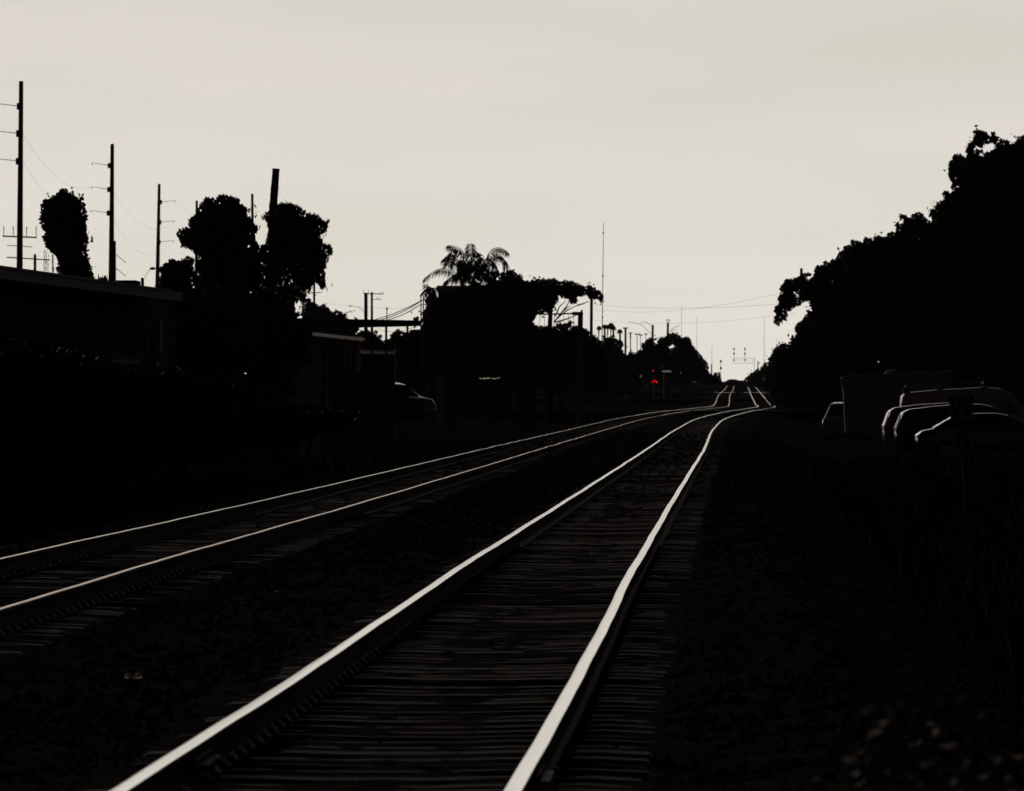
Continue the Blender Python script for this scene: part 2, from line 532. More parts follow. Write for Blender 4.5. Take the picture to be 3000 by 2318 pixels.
# level-crossing roads
for D0, D1, xa, xb, mk, dz in ((528, 541, -70, 90, 'asphalt', -.012), (930, 945, -60, 130, 'asphalt', -.02), (1146, 1166, -60, 150, 'asphalt', -.02), (1652, 1668, -60, 190, 'asphalt', -.02)):
    V, Fc = [], []
    xs = np.linspace(xa, xb, 60)
    for x in xs:
        for D in (D0, D1):
            V.append((x, D, float(zT((D0 + D1) / 2)) + dz))
    for i in range(len(xs) - 1):
        Fc.append((2 * i, 2 * i + 2, 2 * i + 3, 2 * i + 1))
    V += [(xa, D0, -2.2), (xb, D0, -2.2)]
    n = len(xs)
    Fc.append(tuple([2 * i for i in range(n)][::-1] + [2 * n, 2 * n + 1]))
    o = mesh_obj('road', V, Fc, M[mk])
    o['kind'] = 'structure'


# damp concrete panels between the rails of the crossings
for D0, D1, pxs, dz in ((1149, 1163, ((2100, 2160), (2186, 2262)), .012), (533, 538, ((1890, 1990), (2010, 2130), (2150, 2285)), .0)):
    for xa, xb in pxs:
        a, e = W(xa, 0, D0).x, W(xb, 0, D0).x
        z = float(zT((D0 + D1) / 2)) + dz
        mb = MB()
        mb.add([(a, D0, z - .3), (e, D0, z - .3), (e, D1, z - .3), (a, D1, z - .3), (a, D0, z - (.16 if D0 > 1000 else .0)), (e, D0, z - (.16 if D0 > 1000 else .0)), (e, D1, z + .004), (a, D1, z + .004)],
                   [(0, 3, 2, 1), (4, 5, 6, 7), (0, 1, 5, 4), (1, 2, 6, 5), (2, 3, 7, 6), (3, 0, 4, 7)])
        o = mesh_obj('crossing_road', mb.v, mb.f, M['damp_asphalt'] if D0 > 1000 else mat('crossing_panel', (.10, .09, .085), (.05, .045, .04), rough=.7, spec=.12))
        o['kind'] = 'structure'


# ------------------------------------------------------------------ foliage
def inside(poly, X, Z):
    r = np.zeros(len(X), bool)
    n = len(poly)
    for i in range(n):
        x0, z0 = poly[i]
        x1, z1 = poly[(i + 1) % n]
        if z0 == z1:
            continue
        c = (z0 > Z) != (z1 > Z)
        r ^= c & (X < (x1 - x0) * (Z - z0) / (z1 - z0) + x0)
    return r


def edge_dist(poly, X, Z):
    d = np.full(len(X), 1e9)
    n = len(poly)
    for i in range(n):
        ax, az = poly[i]
        bx, bz = poly[(i + 1) % n]
        l2 = (bx - ax) ** 2 + (bz - az) ** 2 + 1e-12
        t = np.clip(((X - ax) * (bx - ax) + (Z - az) * (bz - az)) / l2, 0, 1)
        d = np.minimum(d, np.hypot(X - ax - t * (bx - ax), Z - az - t * (bz - az)))
    return d


def rhombs(P, size, aspect, droop):
    n = len(P)
    U = RNG.normal(size=(n, 3))
    if droop:
        U *= np.array([.55, .55, .3])
        U[:, 2] -= 1.0
    U /= np.linalg.norm(U, axis=1)[:, None]
    R = RNG.normal(size=(n, 3))
    Wd = np.cross(U, R)
    Wd /= np.linalg.norm(Wd, axis=1)[:, None] + 1e-9
    s = size[:, None]
    k = aspect * RNG.uniform(.75, 1.25, n)[:, None]
    A = P - U * s * .5
    B = P + Wd * s * .5 * k - U * s * .08
    C = P + U * s * .5
    E = P - Wd * s * .5 * k - U * s * .08
    V = np.stack([A, B, C, E], 1).reshape(-1, 3)
    Fc = np.arange(4 * n).reshape(-1, 4)
    return V, Fc


def foliage(poly, D, R, leaf, aspect=.55, cover=4.0, droop=False, holes=(), inner=2.6, ragged=1.0, loose=0.35):
    """leaf clumps filling the rounded volume whose outline at depth D is poly (world x, z)"""
    pts = np.array(poly)
    x0, z0 = pts.min(0)
    x1, z1 = pts.max(0)
    box = (x1 - x0) * (z1 - z0)

    def samp(n):
        X = RNG.uniform(x0, x1, n)
        Z = RNG.uniform(z0, z1, n)
        k = inside(poly, X, Z)
        for h in holes:
            k &= ~inside(h, X, Z)
        X, Z = X[k], Z[k]
        d = edge_dist(poly, X, Z)
        for h in holes:
            d = np.minimum(d, edge_dist(h, X, Z))
        return X, Z, d
    la = leaf * leaf * aspect * .5 * .5
    outV, outF = [], []

    def emit(X, Z, d, size, ymode):
        t = np.sqrt(np.maximum(0, np.minimum(d, R) * (2 * R - np.minimum(d, R))))
        if ymode == 'in':
            y = RNG.uniform(-.75, .75, len(X)) * t
        elif ymode == 'shell':
            y = np.where(RNG.random(len(X)) < .6, -1, 1) * t * RNG.uniform(.8, 1.05, len(X))
        else:
            y = RNG.uniform(-1, 1, len(X)) * (t + leaf)
        P = np.stack([X, D + y, Z], 1)
        V, Fc = rhombs(P, size, aspect, droop)
        outF.append(Fc + sum(len(v) for v in outV))
        outV.append(V)
    # big inner leaves
    big = leaf * inner
    n = int(cover * 2.3 * box / (la * inner * inner))
    X, Z, d = samp(n)
    k = d > big * .62
    emit(X[k], Z[k], d[k], big * RNG.uniform(.7, 1.15, k.sum()), 'in')
    # small edge leaves in clumps
    band = big * 1.3
    n = int(cover * 1.1 * box / la)
    n = min(n, 160000)
    X, Z, d = samp(n)
    k = d < band
    X, Z, d = X[k], Z[k], d[k]
    # thin the outermost rim so that it breaks into sprays
    ph = RNG.uniform(0, 6.28, 6)
    fr = 2 * math.pi / (leaf * np.array([5.1, 7.7, 3.3, 11.0, 2.6, 4.1]))
    wv = np.sin(X * fr[0] + ph[0]) + np.sin(Z * fr[1] + ph[1]) + np.sin((X + Z) * fr[2] + ph[2]) + np.sin((X - Z) * fr[3] + ph[3]) + .8 * np.sin((X * .8 - Z) * fr[4] + ph[4])
    lim = np.clip(.38 + .36 * wv, 0.0, 1.4) * leaf * 1.2 * ragged
    k = d > lim * RNG.uniform(.5, 1.0, len(d))
    emit(X[k], Z[k], d[k], leaf * RNG.uniform(.65, 1.25, k.sum()), 'all')
    # surface leaves
    n = int(.9 * box / la)
    n = min(n, 40000)
    X, Z, d = samp(n)
    k = d > band * .6
    emit(X[k], Z[k], d[k], leaf * 1.25 * RNG.uniform(.7, 1.3, k.sum()), 'shell')
    # stray sprays just outside the outline
    if loose > 0:
        per = np.array(poly)
        nx = np.roll(per, -1, 0)
        ln = np.hypot(*(nx - per).T)
        ns = int(.7 * loose * ln.sum() / (leaf * 2.2))
        if ns:
            seg = RNG.choice(len(per), ns, p=ln / ln.sum())
            t = RNG.random(ns)[:, None]
            base = per[seg] * (1 - t) + nx[seg] * t
            nrm = np.stack([(nx - per)[seg][:, 1], -(nx - per)[seg][:, 0]], 1)
            nrm /= np.linalg.norm(nrm, axis=1)[:, None] + 1e-9
            tst = inside(poly, *(base + nrm * leaf * .2).T)
            nrm[tst] *= -1
            PX, PZ = [], []
            for b0, n0 in zip(base, nrm):
                k = RNG.integers(2, 6)
                r = RNG.uniform(-.6, .65, k) * leaf
                PX += list(b0[0] + n0[0] * r + RNG.normal(0, leaf * .45, k))
                PZ += list(b0[1] + n0[1] * r + RNG.normal(0, leaf * .35, k))
            X, Z = np.array(PX), np.array(PZ)
            emit(X, Z, np.full(len(X), leaf * .3), leaf * RNG.uniform(.55, 1.05, len(X)), 'all')
    return np.concatenate(outV), np.concatenate(outF)


def px_poly(pts, D):
    return [((x - CX) / F * D, EZ + (YH - y) / F * D) for x, y in pts]


def crop(pts, ox, oy, s):
    return [(ox + x / s, oy + y / s) for x, y in pts]


def trunk_mb(x, D, z0, z1, r, limbs=4, spread=1.5, rnd=random, zmax=None):
    mb = MB()
    h = z1 - z0
    pts = [(x + .15 * math.sin(i * 1.3) * r * 2, D + .1 * math.cos(i * 1.1) * r * 2, z0 - .2 + (h + .2) * i / 6) for i in range(7)]
    mb.tube(pts, [r * (1.35 if i == 0 else 1 - .09 * i) for i in range(7)], 10)
    for k in range(limbs):
        a = 2 * math.pi * k / limbs + rnd.uniform(-.4, .4)
        b0 = Vector(pts[3 + k % 3])
        tip = b0 + Vector((math.cos(a) * spread, math.sin(a) * spread * .6, ((zmax or z1) - b0.z) * rnd.uniform(.45, .75)))
        mid = (b0 + tip) / 2 + Vector((math.cos(a) * spread * .2, 0, -h * .05))
        mb.tube([b0, mid, tip], [r * .5, r * .33, r * .14], 7)
    return mb


def tree(name, label, cat, pxpts, D, R, leaf, group=None, matk='leaf_far', trunk=None, holes=(), **kw):
    poly = px_poly(pxpts, D)
    hol = [px_poly(h, D) for h in holes]
    xs = [p[0] for p in poly]
    zs = [p[1] for p in poly]
    cx = sum(xs) / len(xs) if trunk is None or trunk[0] is None else (trunk[0] - CX) / F * D
    base = Vector((cx, D, gz(cx, D)))
    root = thing(name, label, cat, base, group=group)
    V, Fc = foliage(poly, D, R, leaf, holes=hol, **kw)
    mesh_obj('crown' if cat != 'shrub' else 'foliage', V, Fc, M[matk], root, base)
    r = trunk[1] if trunk else .25
    top = base.z + (max(zs) - base.z) * (trunk[2] if trunk and len(trunk) > 2 else .62)
    sp = (max(xs) - min(xs)) * .28
    part('trunk' if cat != 'shrub' else 'stem', trunk_mb(cx, D, base.z, top, r, 5, sp, zmax=base.z + (max(zs) - base.z) * .60), M['bark'], root)
    return root


A_ = lambda p: crop(p, 0, 200, 2.4115)
B_ = lambda p: crop(p, 450, 450, 3.377)
E_ = lambda p: crop(p, 1200, 650, 2.814)
G_ = lambda p: crop(p, 2200, 350, 2.5975)
F_ = lambda p: crop(p, 1750, 850, 3.64)

# ivy column behind the roof
t = tree('ivy_column', 'tall round-topped column of climbing ivy standing behind the low flat roof at the left edge', 'climbing plant',
         A_([(420, 862), (455, 853), (500, 865), (545, 888), (585, 912), (600, 950), (602, 1000), (618, 1040), (608, 1090), (615, 1130), (630, 1180), (632, 1215), (612, 1260), (600, 1300),
             (632, 1340), (640, 1380), (662, 1430), (675, 1490), (680, 1600), (400, 1600), (398, 1400), (365, 1310), (325, 1270), (305, 1200), (300, 1130), (278, 1080), (288, 1000), (290, 950), (330, 918), (390, 882)]),
         250, .7, .13, matk='leaf', trunk=(None, .16, .7), aspect=.75, inner=2.2, ragged=.8, loose=.6)
mb = MB()
for k in range(16):
    x = random.uniform(126, 160)
    y0 = random.uniform(725, 760)
    y1 = random.uniform(790, 815)
    p = [W(x + random.uniform(-2, 2), y0 + (y1 - y0) * i / 5, 249.5 + random.uniform(-.2, .2)) for i in range(6)]
    mb.tube(p, .006, 4)
part('hanging_vines', mb, M['bark'], t)

tree('broadleaf_tree', 'big dark tree with a high domed crown, left of the bare palm trunk', 'tree',
     B_([(450, 480), (520, 445), (640, 422), (700, 416), (760, 436), (820, 442), (870, 464), (925, 474), (970, 515), (1000, 550), (988, 600), (1000, 660), (1030, 730), (1000, 800), (1010, 880), (1060, 960), (1130, 1000),
         (1130, 1400), (400, 1400), (400, 1030), (345, 975), (300, 962), (268, 885), (230, 838), (226, 802), (285, 735), (322, 700), (326, 645), (375, 585), (425, 560)]),
     250, 1.4, .19, matk='leaf', trunk=(640, .22), aspect=.42, droop=True, inner=2.2, ragged=.9, loose=.5,
     holes=[B_([(945, 880), (968, 885), (970, 910), (955, 912)])])
tree('mango_tree', 'dark tree with long drooping leaf tips, right of the bare palm trunk', 'tree',
     B_([(1160, 575), (1235, 505), (1290, 503), (1330, 496), (1400, 522), (1470, 548), (1510, 584), (1580, 596), (1640, 624), (1670, 660), (1740, 660), (1718, 692), (1720, 765), (1690, 770), (1660, 790), (1640, 805), (1665, 860), (1700, 908),
         (1745, 915), (1768, 960), (1757, 1005), (1722, 1010), (1728, 1050), (1702, 1130), (1690, 1160), (1716, 1205), (1692, 1240), (1702, 1300), (1688, 1340), (1645, 1325), (1605, 1270), (1565, 1330), (1540, 1380), (1512, 1400),
         (1505, 1490), (1470, 1480), (1440, 1420), (1400, 1400), (1345, 1390), (1330, 1340), (1300, 1400), (1140, 1400), (1060, 1000), (1060, 930), (1110, 890), (1140, 780), (1130, 690), (1085, 640), (1105, 592)]),
     248, 1.3, .22, matk='leaf', trunk=(838, .16), aspect=.26, droop=True, inner=1.8, ragged=.12, loose=.75, cover=4.2,
     holes=[B_([(1020, 890), (1060, 885), (1060, 915), (1025, 915)]), B_([(1088, 965), (1108, 968), (1110, 1012), (1095, 1005)]), B_([(1200, 1218), (1220, 1222), (1222, 1236), (1202, 1238)]),
            B_([(1355, 1255), (1380, 1265), (1378, 1280), (1358, 1278)]), B_([(1325, 1365), (1336, 1372), (1330, 1395)]), B_([(1440, 1330), (1460, 1330), (1455, 1350)]), B_([(1345, 1185), (1365, 1190), (1350, 1200)]),
            B_([(1415, 1150), (1428, 1155), (1420, 1168)]), B_([(1500, 1360), (1520, 1350), (1515, 1375)])])
tree('leafy_bush', 'low rounded bush beside the third bare pole, at the left foot of the domed tree', 'shrub',
     B_([(55, 1105), (92, 1075), (170, 1054), (240, 1034), (320, 1014), (400, 1034), (430, 1500), (-60, 1500), (-30, 1340), (20, 1290), (58, 1230)]),
     246, .9, .10, matk='leaf', trunk=(510, .08), aspect=.6, inner=2.4, ragged=1.0, loose=.6)
tree('undergrowth_thicket', 'black thicket under the two trees, filling the space beneath the bare palm trunk', 'shrub',
     [(425, 880), (500, 860), (620, 840), (860, 840), (884, 895), (906, 955), (914, 985), (905, 1030), (912, 1060), (890, 1074), (868, 1085), (866, 1150), (860, 1260), (425, 1290)], 244, 1.5, .22, matk='leaf', trunk=(690, .1, .5), inner=2.6)

# bare palm trunk between them
mb = MB()
pts = [W(809, 494, 251.5), W(805, 545, 251.5), W(801, 600, 251.5), W(799, 700, 251.5), W(797, 900, 251.5)]
pts.append(Vector((pts[-1].x, 251.5, gz(pts[-1].x, 251.5) - .2)))
pp, rr = [], []
for i in range(len(pts) - 1):
    for k in range(14):
        pp.append(pts[i].lerp(pts[i + 1], k / 14))
        rr.append(.112 + (.008 if k % 2 else -.004) + .012 * i + random.uniform(-.004, .004))
mb.tube(pp, rr, 12)
t = thing('palm_trunk', 'thick headless palm trunk with a square cut top, between the two dark trees', 'dead palm', (pp[-1].x, 251.5, gz(pp[-1].x, 251.5)))
part('trunk', mb, M['bark'], t)

# hedge and scrub below the left building
tree('scrub_bush', 'dark sprawling scrub bush in front of the low flat roofed building, at the left edge', 'shrub',
     [(-90, 985), (0, 968), (50, 972), (120, 1000), (220, 1015), (300, 1050), (380, 1075), (400, 1420), (-90, 1500)], 128, 1.2, .10, matk='leaf', trunk=(150, .05, .4), inner=3, cover=3.2, group='scrub along the left trackside')
tree('scrub_bush', 'middle scrub bush of the row under the thicket and left of the pale sheet panels', 'shrub',
     [(340, 1075), (420, 1060), (540, 1075), (640, 1105), (700, 1130), (720, 1340), (340, 1400)], 150, 1.0, .11, matk='leaf', trunk=(520, .05, .4), inner=3, cover=3.2, group='scrub along the left trackside')
tree('scrub_bush', 'low scrub bush below the pale sheet panels, nearest the tracks', 'shrub',
     [(660, 1165), (740, 1150), (860, 1178), (960, 1190), (1050, 1205), (1060, 1260), (660, 1330)], 185, .8, .12, matk='leaf', trunk=(850, .05, .4), inner=3, cover=3.0, group='scrub along the left trackside')

# middle cluster, around the palm and the pale parapet
tree('vine_thicket', 'ragged vine covered thicket left of the pale parapet, climbing over slim posts', 'shrub',
     E_([(20, 790), (50, 730), (80, 760), (110, 690), (150, 570), (200, 560), (225, 600), (300, 640), (420, 640), (420, 1300), (-60, 1320), (-60, 960), (-10, 880), (60, 868), (75, 850), (20, 830)]),
     455, 1.6, .26, trunk=(1290, .12, .6), inner=2.2, ragged=1.4, loose=1.0)
tree('shade_tree', 'broad dark tree directly below and right of the coconut palm', 'tree',
     E_([(380, 640), (410, 500), (520, 470), (650, 480), (700, 415), (760, 398), (850, 388), (920, 424), (960, 452), (990, 474), (1050, 484), (1210, 504), (1228, 640), (1188, 720), (1060, 760), (1060, 1400), (380, 1400)]),
     500, 2.6, .32, trunk=(1440, .3), holes=[E_([(715, 452), (740, 462), (752, 492), (725, 482)])])
tree('umbrella_tree', 'flat topped spreading tree reaching right to the thin radio mast', 'tree',
     E_([(930, 520), (990, 474), (1100, 456), (1180, 468), (1210, 478), (1280, 482), (1380, 504), (1450, 518), (1500, 533), (1560, 562), (1596, 606), (1604, 648), (1588, 688), (1566, 676), (1545, 640), (1500, 652), (1478, 640), (1440, 612), (1400, 632),
         (1385, 682), (1330, 690), (1290, 640), (1235, 632), (1205, 640), (1200, 740), (930, 780)]),
     505, 2.2, .30, trunk=(1610, .28, .8), inner=2.0, ragged=.6, loose=.7)
mb = MB()
for a, c, e in (((1190, 830), (1260, 740), (1330, 690)), ((1210, 800), (1290, 735), (1400, 680)), ((1200, 780), (1235, 700), (1290, 650)), ((1260, 740), (1300, 690), (1320, 640)), ((1380, 690), (1440, 672), (1478, 655)), ((1200, 830), (1300, 800), (1380, 770))):
    q = [W(*p, 505) for p in E_([a, c, e])]
    mb.tube(q, [.06, .045, .02], 6)
part('limbs', mb, M['bark'], bpy.data.objects['umbrella_tree'])
tree('dense_tree', 'dense dark tree behind the cantilever gantry, right of the flat topped tree', 'tree',
     E_([(960, 860), (1180, 850), (1250, 840), (1330, 810), (1345, 860), (1400, 860), (1480, 895), (1530, 935), (1560, 980), (1580, 1060), (1640, 1160), (1660, 1420), (940, 1420)]), 600, 2.6, .36, trunk=(1640, .3))

# right hand tree belt
RG = 'trees of the right hand belt'
tree('street_tree', 'tallest tree of the right belt, cut off by the right edge of the photo', 'tree',
     G_([(1350, 745), (1375, 690), (1384, 635), (1415, 610), (1452, 565), (1535, 505), (1514, 430), (1503, 348), (1522, 312), (1543, 262), (1572, 238), (1632, 250), (1644, 185), (1690, 168), (1692, 92), (1720, 80), (1780, 95), (1800, 124), (1840, 100), (1868, 114), (1880, 154), (1960, 154), (2010, 134), (2078, 114),
         (2300, 150), (2450, 500), (2450, 2230), (1300, 2230), (1250, 1200)]), 420, 3.6, .26, group=RG, trunk=(2830, .4), ragged=1.2, loose=.7, cover=5.0,
     holes=[G_([(1705, 190), (1760, 215), (1790, 195), (1800, 215), (1740, 245), (1712, 220)]), G_([(1800, 180), (1840, 175), (1855, 200), (1815, 205)])])
tree('street_tree', 'second tallest tree of the right belt, above the grey box truck', 'tree',
     G_([(700, 1000), (712, 968), (762, 953), (764, 924), (822, 908), (920, 874), (970, 884), (1050, 849), (1095, 852), (1102, 804), (1130, 775), (1132, 714), (1190, 742), (1268, 708), (1350, 738), (1460, 800), (1460, 2230), (800, 2230), (700, 1500)]),
     470, 3.0, .27, group=RG, trunk=(2600, .35), ragged=1.2, loose=.7)
tree('street_tree', 'tree of the right belt whose drooping branch overhangs the bright sky gap beside the tracks', 'tree',
     G_([(168, 1420), (192, 1380), (222, 1272), (252, 1238), (292, 1198), (347, 1182), (357, 1154), (385, 1124), (400, 1152), (470, 1152), (492, 1099), (540, 1112), (570, 1073), (640, 1068), (667, 1022), (700, 994), (800, 1000), (900, 1200), (900, 2230), (500, 2230), (450, 1500), (432, 1400), (390, 1400), (342, 1440),
         (262, 1462), (288, 1490), (270, 1528), (222, 1542), (205, 1598), (177, 1560), (182, 1480)]),
     540, 2.6, .27, group=RG, trunk=(2450, .35), ragged=1.0, loose=.7, inner=2.0, holes=[G_([(440, 1206), (456, 1208), (450, 1220)]), G_([(345, 1326), (368, 1334), (360, 1344)])])
tree('street_tree', 'lower tree of the right belt, under the drooping branch', 'tree',
     [(2330, 955), (2352, 938), (2367, 905), (2400, 895), (2500, 940), (2500, 1190), (2256, 1190), (2256, 1060), (2259, 1040), (2264, 1029), (2276, 1013), (2298, 1003), (2310, 987), (2328, 972)], 640, 2.6, .34, group=RG, trunk=(2400, .3), loose=.6)
tree('street_tree', 'small distant tree at the left end of the right belt, above the far crossing', 'tree',
     [(2300, 1000), (2281, 1012), (2273, 1017), (2262, 1031), (2259, 1043), (2250, 1052), (2248, 1060), (2239, 1064), (2233, 1086), (2229, 1145), (2300, 1165)], 950, 2.4, .42, group=RG, trunk=(2275, .25), loose=.5)
tree('distant_hedge', 'farthest bluish dark trees of the right side, beside the crossing car', 'tree',
     [(2242, 1062), (2236, 1072), (2218, 1081), (2206, 1089), (2197, 1097), (2189, 1102), (2181, 1106), (2180, 1136), (2245, 1142)], 1600, 2.5, .55, trunk=(2215, .2), loose=.4)
# dome trees at the far left of the tracks
tree('dome_tree', 'left of the two joined round trees beyond the crossing, smaller and lower', 'tree',
     F_([(320, 745), (347, 683), (432, 638), (472, 573), (522, 533), (572, 508), (636, 512), (604, 560), (640, 556), (682, 504), (700, 495), (720, 1010), (300, 1010)]), 1100, 3.4, .42, trunk=(1905, .3), loose=.6, ragged=.8)
tree('dome_tree', 'right of the two joined round trees beyond the crossing, nearest the tracks', 'tree',
     F_([(640, 555), (682, 504), (740, 484), (800, 459), (858, 468), (888, 493), (940, 494), (988, 513), (1000, 552), (1040, 583), (1060, 613), (1098, 652), (1108, 702), (1138, 742), (1178, 792), (1206, 852), (1236, 892), (1286, 922), (1330, 972), (1330, 1010), (640, 1010)]), 1110, 3.6, .42, trunk=(2000, .3), loose=.6, ragged=.8,
     holes=[F_([(797, 604), (808, 600), (810, 610), (800, 614)])])
tree('trackside_bush', 'small ragged bush at the foot of the far signal post, left of the crossing car', 'shrub',
     [(2086, 1105), (2092, 1094), (2098, 1092), (2101, 1098), (2106, 1090), (2109, 1098), (2113, 1108), (2116, 1118), (2118, 1134), (2080, 1134)], 1450, .9, .5, trunk=(2100, .1, .7), loose=.8, ragged=1.4)
tree('scrub_wood', 'ragged low scrub among the slim palms, right of the radio mast', 'shrub',
     [(1712, 985), (1735, 976), (1748, 988), (1760, 1000), (1766, 985), (1785, 978), (1800, 985), (1808, 1000), (1820, 994), (1826, 1012), (1836, 1032), (1846, 1026), (1852, 1034), (1862, 1030), (1872, 1040), (1885, 1060), (1885, 1160), (1700, 1160)], 1000, 2.2, .40, trunk=(1790, .2, .5), loose=.9, ragged=1.4)
# low hill of trees left of the twin poles, and under the canopy
tree('far_tree', 'hazy rounded far tree with a pole behind it, left of the twin poles', 'tree',
     [(882, 905), (893, 880), (905, 874), (925, 880), (943, 890), (962, 902), (968, 912), (984, 906), (996, 914), (1010, 920), (1016, 910), (1030, 906), (1042, 912), (1024, 922), (1020, 934), (1030, 930), (1048, 934), (1052, 1000), (880, 1000)], 860, 2.2, .36, trunk=(920, .25), loose=.7, ragged=1.2)
tree('far_tree', 'hazy far tree seen in the gap under the long dark canopy slab', 'tree',
     [(1046, 972), (1090, 966), (1106, 970), (1118, 982), (1126, 990), (1140, 976), (1150, 968), (1165, 964), (1178, 974), (1196, 972), (1212, 968), (1240, 960), (1240, 1090), (1046, 1090)], 800, 2.0, .36, trunk=(1180, .25), loose=.7, ragged=1.2)


tree('clipped_hedge', 'long dark hedge closing the view behind the glinting parked car and the ochre building', 'hedge',
     [(838, 1050), (900, 1046), (980, 1052), (1060, 1046), (1130, 1040), (1170, 1034), (1220, 1040), (1300, 1046), (1300, 1180), (838, 1180)], 640, 1.6, .34, trunk=(1060, .1, .5), inner=2.6, loose=.4)


# ------------------------------------------------------------------ palms
def frond_mb(mb, ctrl, D, n=26, leaf=.55, hang=.75, depth=0.0):
    P = [W(x, y, D) for x, y in ctrl]
    P = [p + Vector((0, depth * i / (len(P) - 1), 0)) for i, p in enumerate(P)]

    def cr(t):
        t *= len(P) - 1
        i = min(int(t), len(P) - 2)
        u = t - i
        p0, p1, p2, p3 = P[max(i - 1, 0)], P[i], P[i + 1], P[min(i + 2, len(P) - 1)]
        return .5 * ((2 * p1) + (p2 - p0) * u + (2 * p0 - 5 * p1 + 4 * p2 - p3) * u * u + (3 * p1 - p0 - 3 * p2 + p3) * u ** 3)
    path = [cr(i / 12) for i in range(13)]
    mb.tube(path, [.035 * (1 - .8 * i / 12) for i in range(13)], 5)
    for i in range(n):
        t = .12 + .88 * i / (n - 1)
        p = cr(t)
        d = (cr(min(1, t + .03)) - cr(max(0, t - .03))).normalized()
        side = d.cross(Vector((0, 0, 1)))
        side = side.normalized() if side.length > .05 else Vector((0, 1, 0))
        for s in (-1, 1):
            ll = leaf * (1.1 - .55 * abs(t - .45)) * random.uniform(.75, 1.2)
            v = (side * s * .55 + d * .45 + Vector((0, 0, -hang)) * random.uniform(.6, 1.3) + Vector((random.uniform(-.2, .2), random.uniform(-.2, .2), 0))).normalized()
            w = v.cross(Vector((random.uniform(-1, 1), random.uniform(-1, 1), .3))).normalized() * .031
            q = p + v * ll * .5 + Vector((0, 0, .03))
            e = p + v * ll + Vector((0, 0, -.10 * ll))
            mb.add([p, q + w, e, q - w], [(0, 1, 2, 3)])


P7 = lambda p: crop(p, 1200, 690, 6.067)
DP = 520
root = thing('coconut_palm', 'coconut palm with arching feathery fronds above the pale parapet', 'palm tree', (W(1392, 1000, DP).x, DP, gz(W(1392, 1000, DP).x, DP)))
fr = [[(1060, 640), (980, 340), (870, 215), (700, 165)], [(1050, 650), (880, 450), (720, 335), (610, 405)], [(1050, 770), (880, 685), (680, 588), (480, 605), (265, 745)], [(1120, 640), (1090, 350), (1090, 240), (1085, 135)],
      [(1180, 640), (1160, 420), (1175, 280)], [(1290, 600), (1380, 385), (1460, 255), (1600, 218), (1735, 285)], [(1340, 560), (1470, 370), (1600, 345), (1690, 440), (1710, 570)], [(1300, 640), (1410, 440), (1500, 500), (1525, 650)],
      [(1150, 680), (1200, 490), (1265, 385)], [(1020, 680), (960, 500), (900, 545), (880, 700)], [(1180, 700), (1350, 600), (1480, 640), (1520, 760)], [(1100, 660), (1000, 490), (940, 430), (925, 610)], [(1150, 700), (1230, 560), (1320, 520), (1400, 620)],
      [(1080, 700), (960, 620), (860, 640), (800, 780)], [(690, 580), (690, 450), (725, 330), (772, 235)], [(1200, 700), (1150, 560), (1050, 480), (1000, 600)], [(1150, 780), (1080, 690), (1000, 700), (930, 820)], [(1180, 780), (1260, 680), (1370, 690), (1440, 800)], [(1150, 760), (1120, 560), (1140, 430)], [(1160, 780), (1230, 600), (1330, 470)], [(1150, 780), (1000, 600), (900, 420)], [(1200, 800), (1330, 720), (1480, 730), (1570, 840)], [(1130, 800), (950, 740), (800, 700), (640, 800)]]
for i, c in enumerate(fr):
    mb = MB()
    frond_mb(mb, P7(c), DP, n=54, leaf=.66, hang=.9, depth=random.uniform(-1.2, 1.2))
    part('frond', mb, M['palm'], root)
mb = MB()
mb.tube([Vector((root.location.x, DP, root.location.z - .2)), W(1390, 950, DP), W(1388, 812, DP)], [.22, .15, .12], 10)
part('trunk', mb, M['bark'], root)
root = thing('young_palm', 'small shaggy palm in front of the left end of the pale parapet', 'palm tree', (W(1258, 1000, 470).x, 470, gz(W(1258, 1000, 470).x, 470)))
for c in ([(350, 960), (270, 970), (200, 1045)], [(350, 960), (420, 940), (480, 935), (540, 1000)], [(350, 960), (390, 1010), (420, 1100)], [(350, 960), (310, 930), (290, 870)], [(350, 960), (440, 960), (470, 1060)], [(350, 960), (300, 1000), (290, 1090)], [(350, 965), (370, 930), (352, 905)]):
    mb = MB()
    frond_mb(mb, P7(c), 470, n=16, leaf=.32, hang=.7, depth=random.uniform(-.4, .4))
    part('frond', mb, M['palm'], root)
mb = MB()
mb.tube([Vector((root.location.x, 470, root.location.z - .2)), W(1258, 848, 470)], [.13, .09], 8)
part('trunk', mb, M['bark'], root)


def slim_palm(px, py, D, label, cr_=9, seed=0):
    rnd = random.Random(seed)
    top = W(px, py, D)
    g = gz(top.x, D)
    r = thing('slim_palm', label, 'palm tree', (top.x, D, g), group='slim palms right of the radio mast')
    mb = MB()
    mb.tube([Vector((top.x, D, g - .2)), Vector((top.x + rnd.uniform(-.2, .2), D, (g + top.z) / 2)), top], [.19, .14, .12], 8)
    part('trunk', mb, M['bark'], r)
    mb = MB()
    for k in range(11):
        a = 2 * math.pi * k / 11 + rnd.uniform(-.2, .2)
        up = rnd.uniform(-.3, .8)
        l_ = rnd.uniform(.75, 1.15) * cr_ / 9
        c = [(px, py), (px + math.cos(a) * cr_ * .5 * l_, py - up * cr_ * .8), (px + math.cos(a) * cr_ * l_, py - up * cr_ * .2 + cr_ * .35)]
        frond_mb(mb, c, D, n=12, leaf=.45, hang=.9, depth=math.sin(a) * .6)
    part('crown', mb, M['palm'], r)


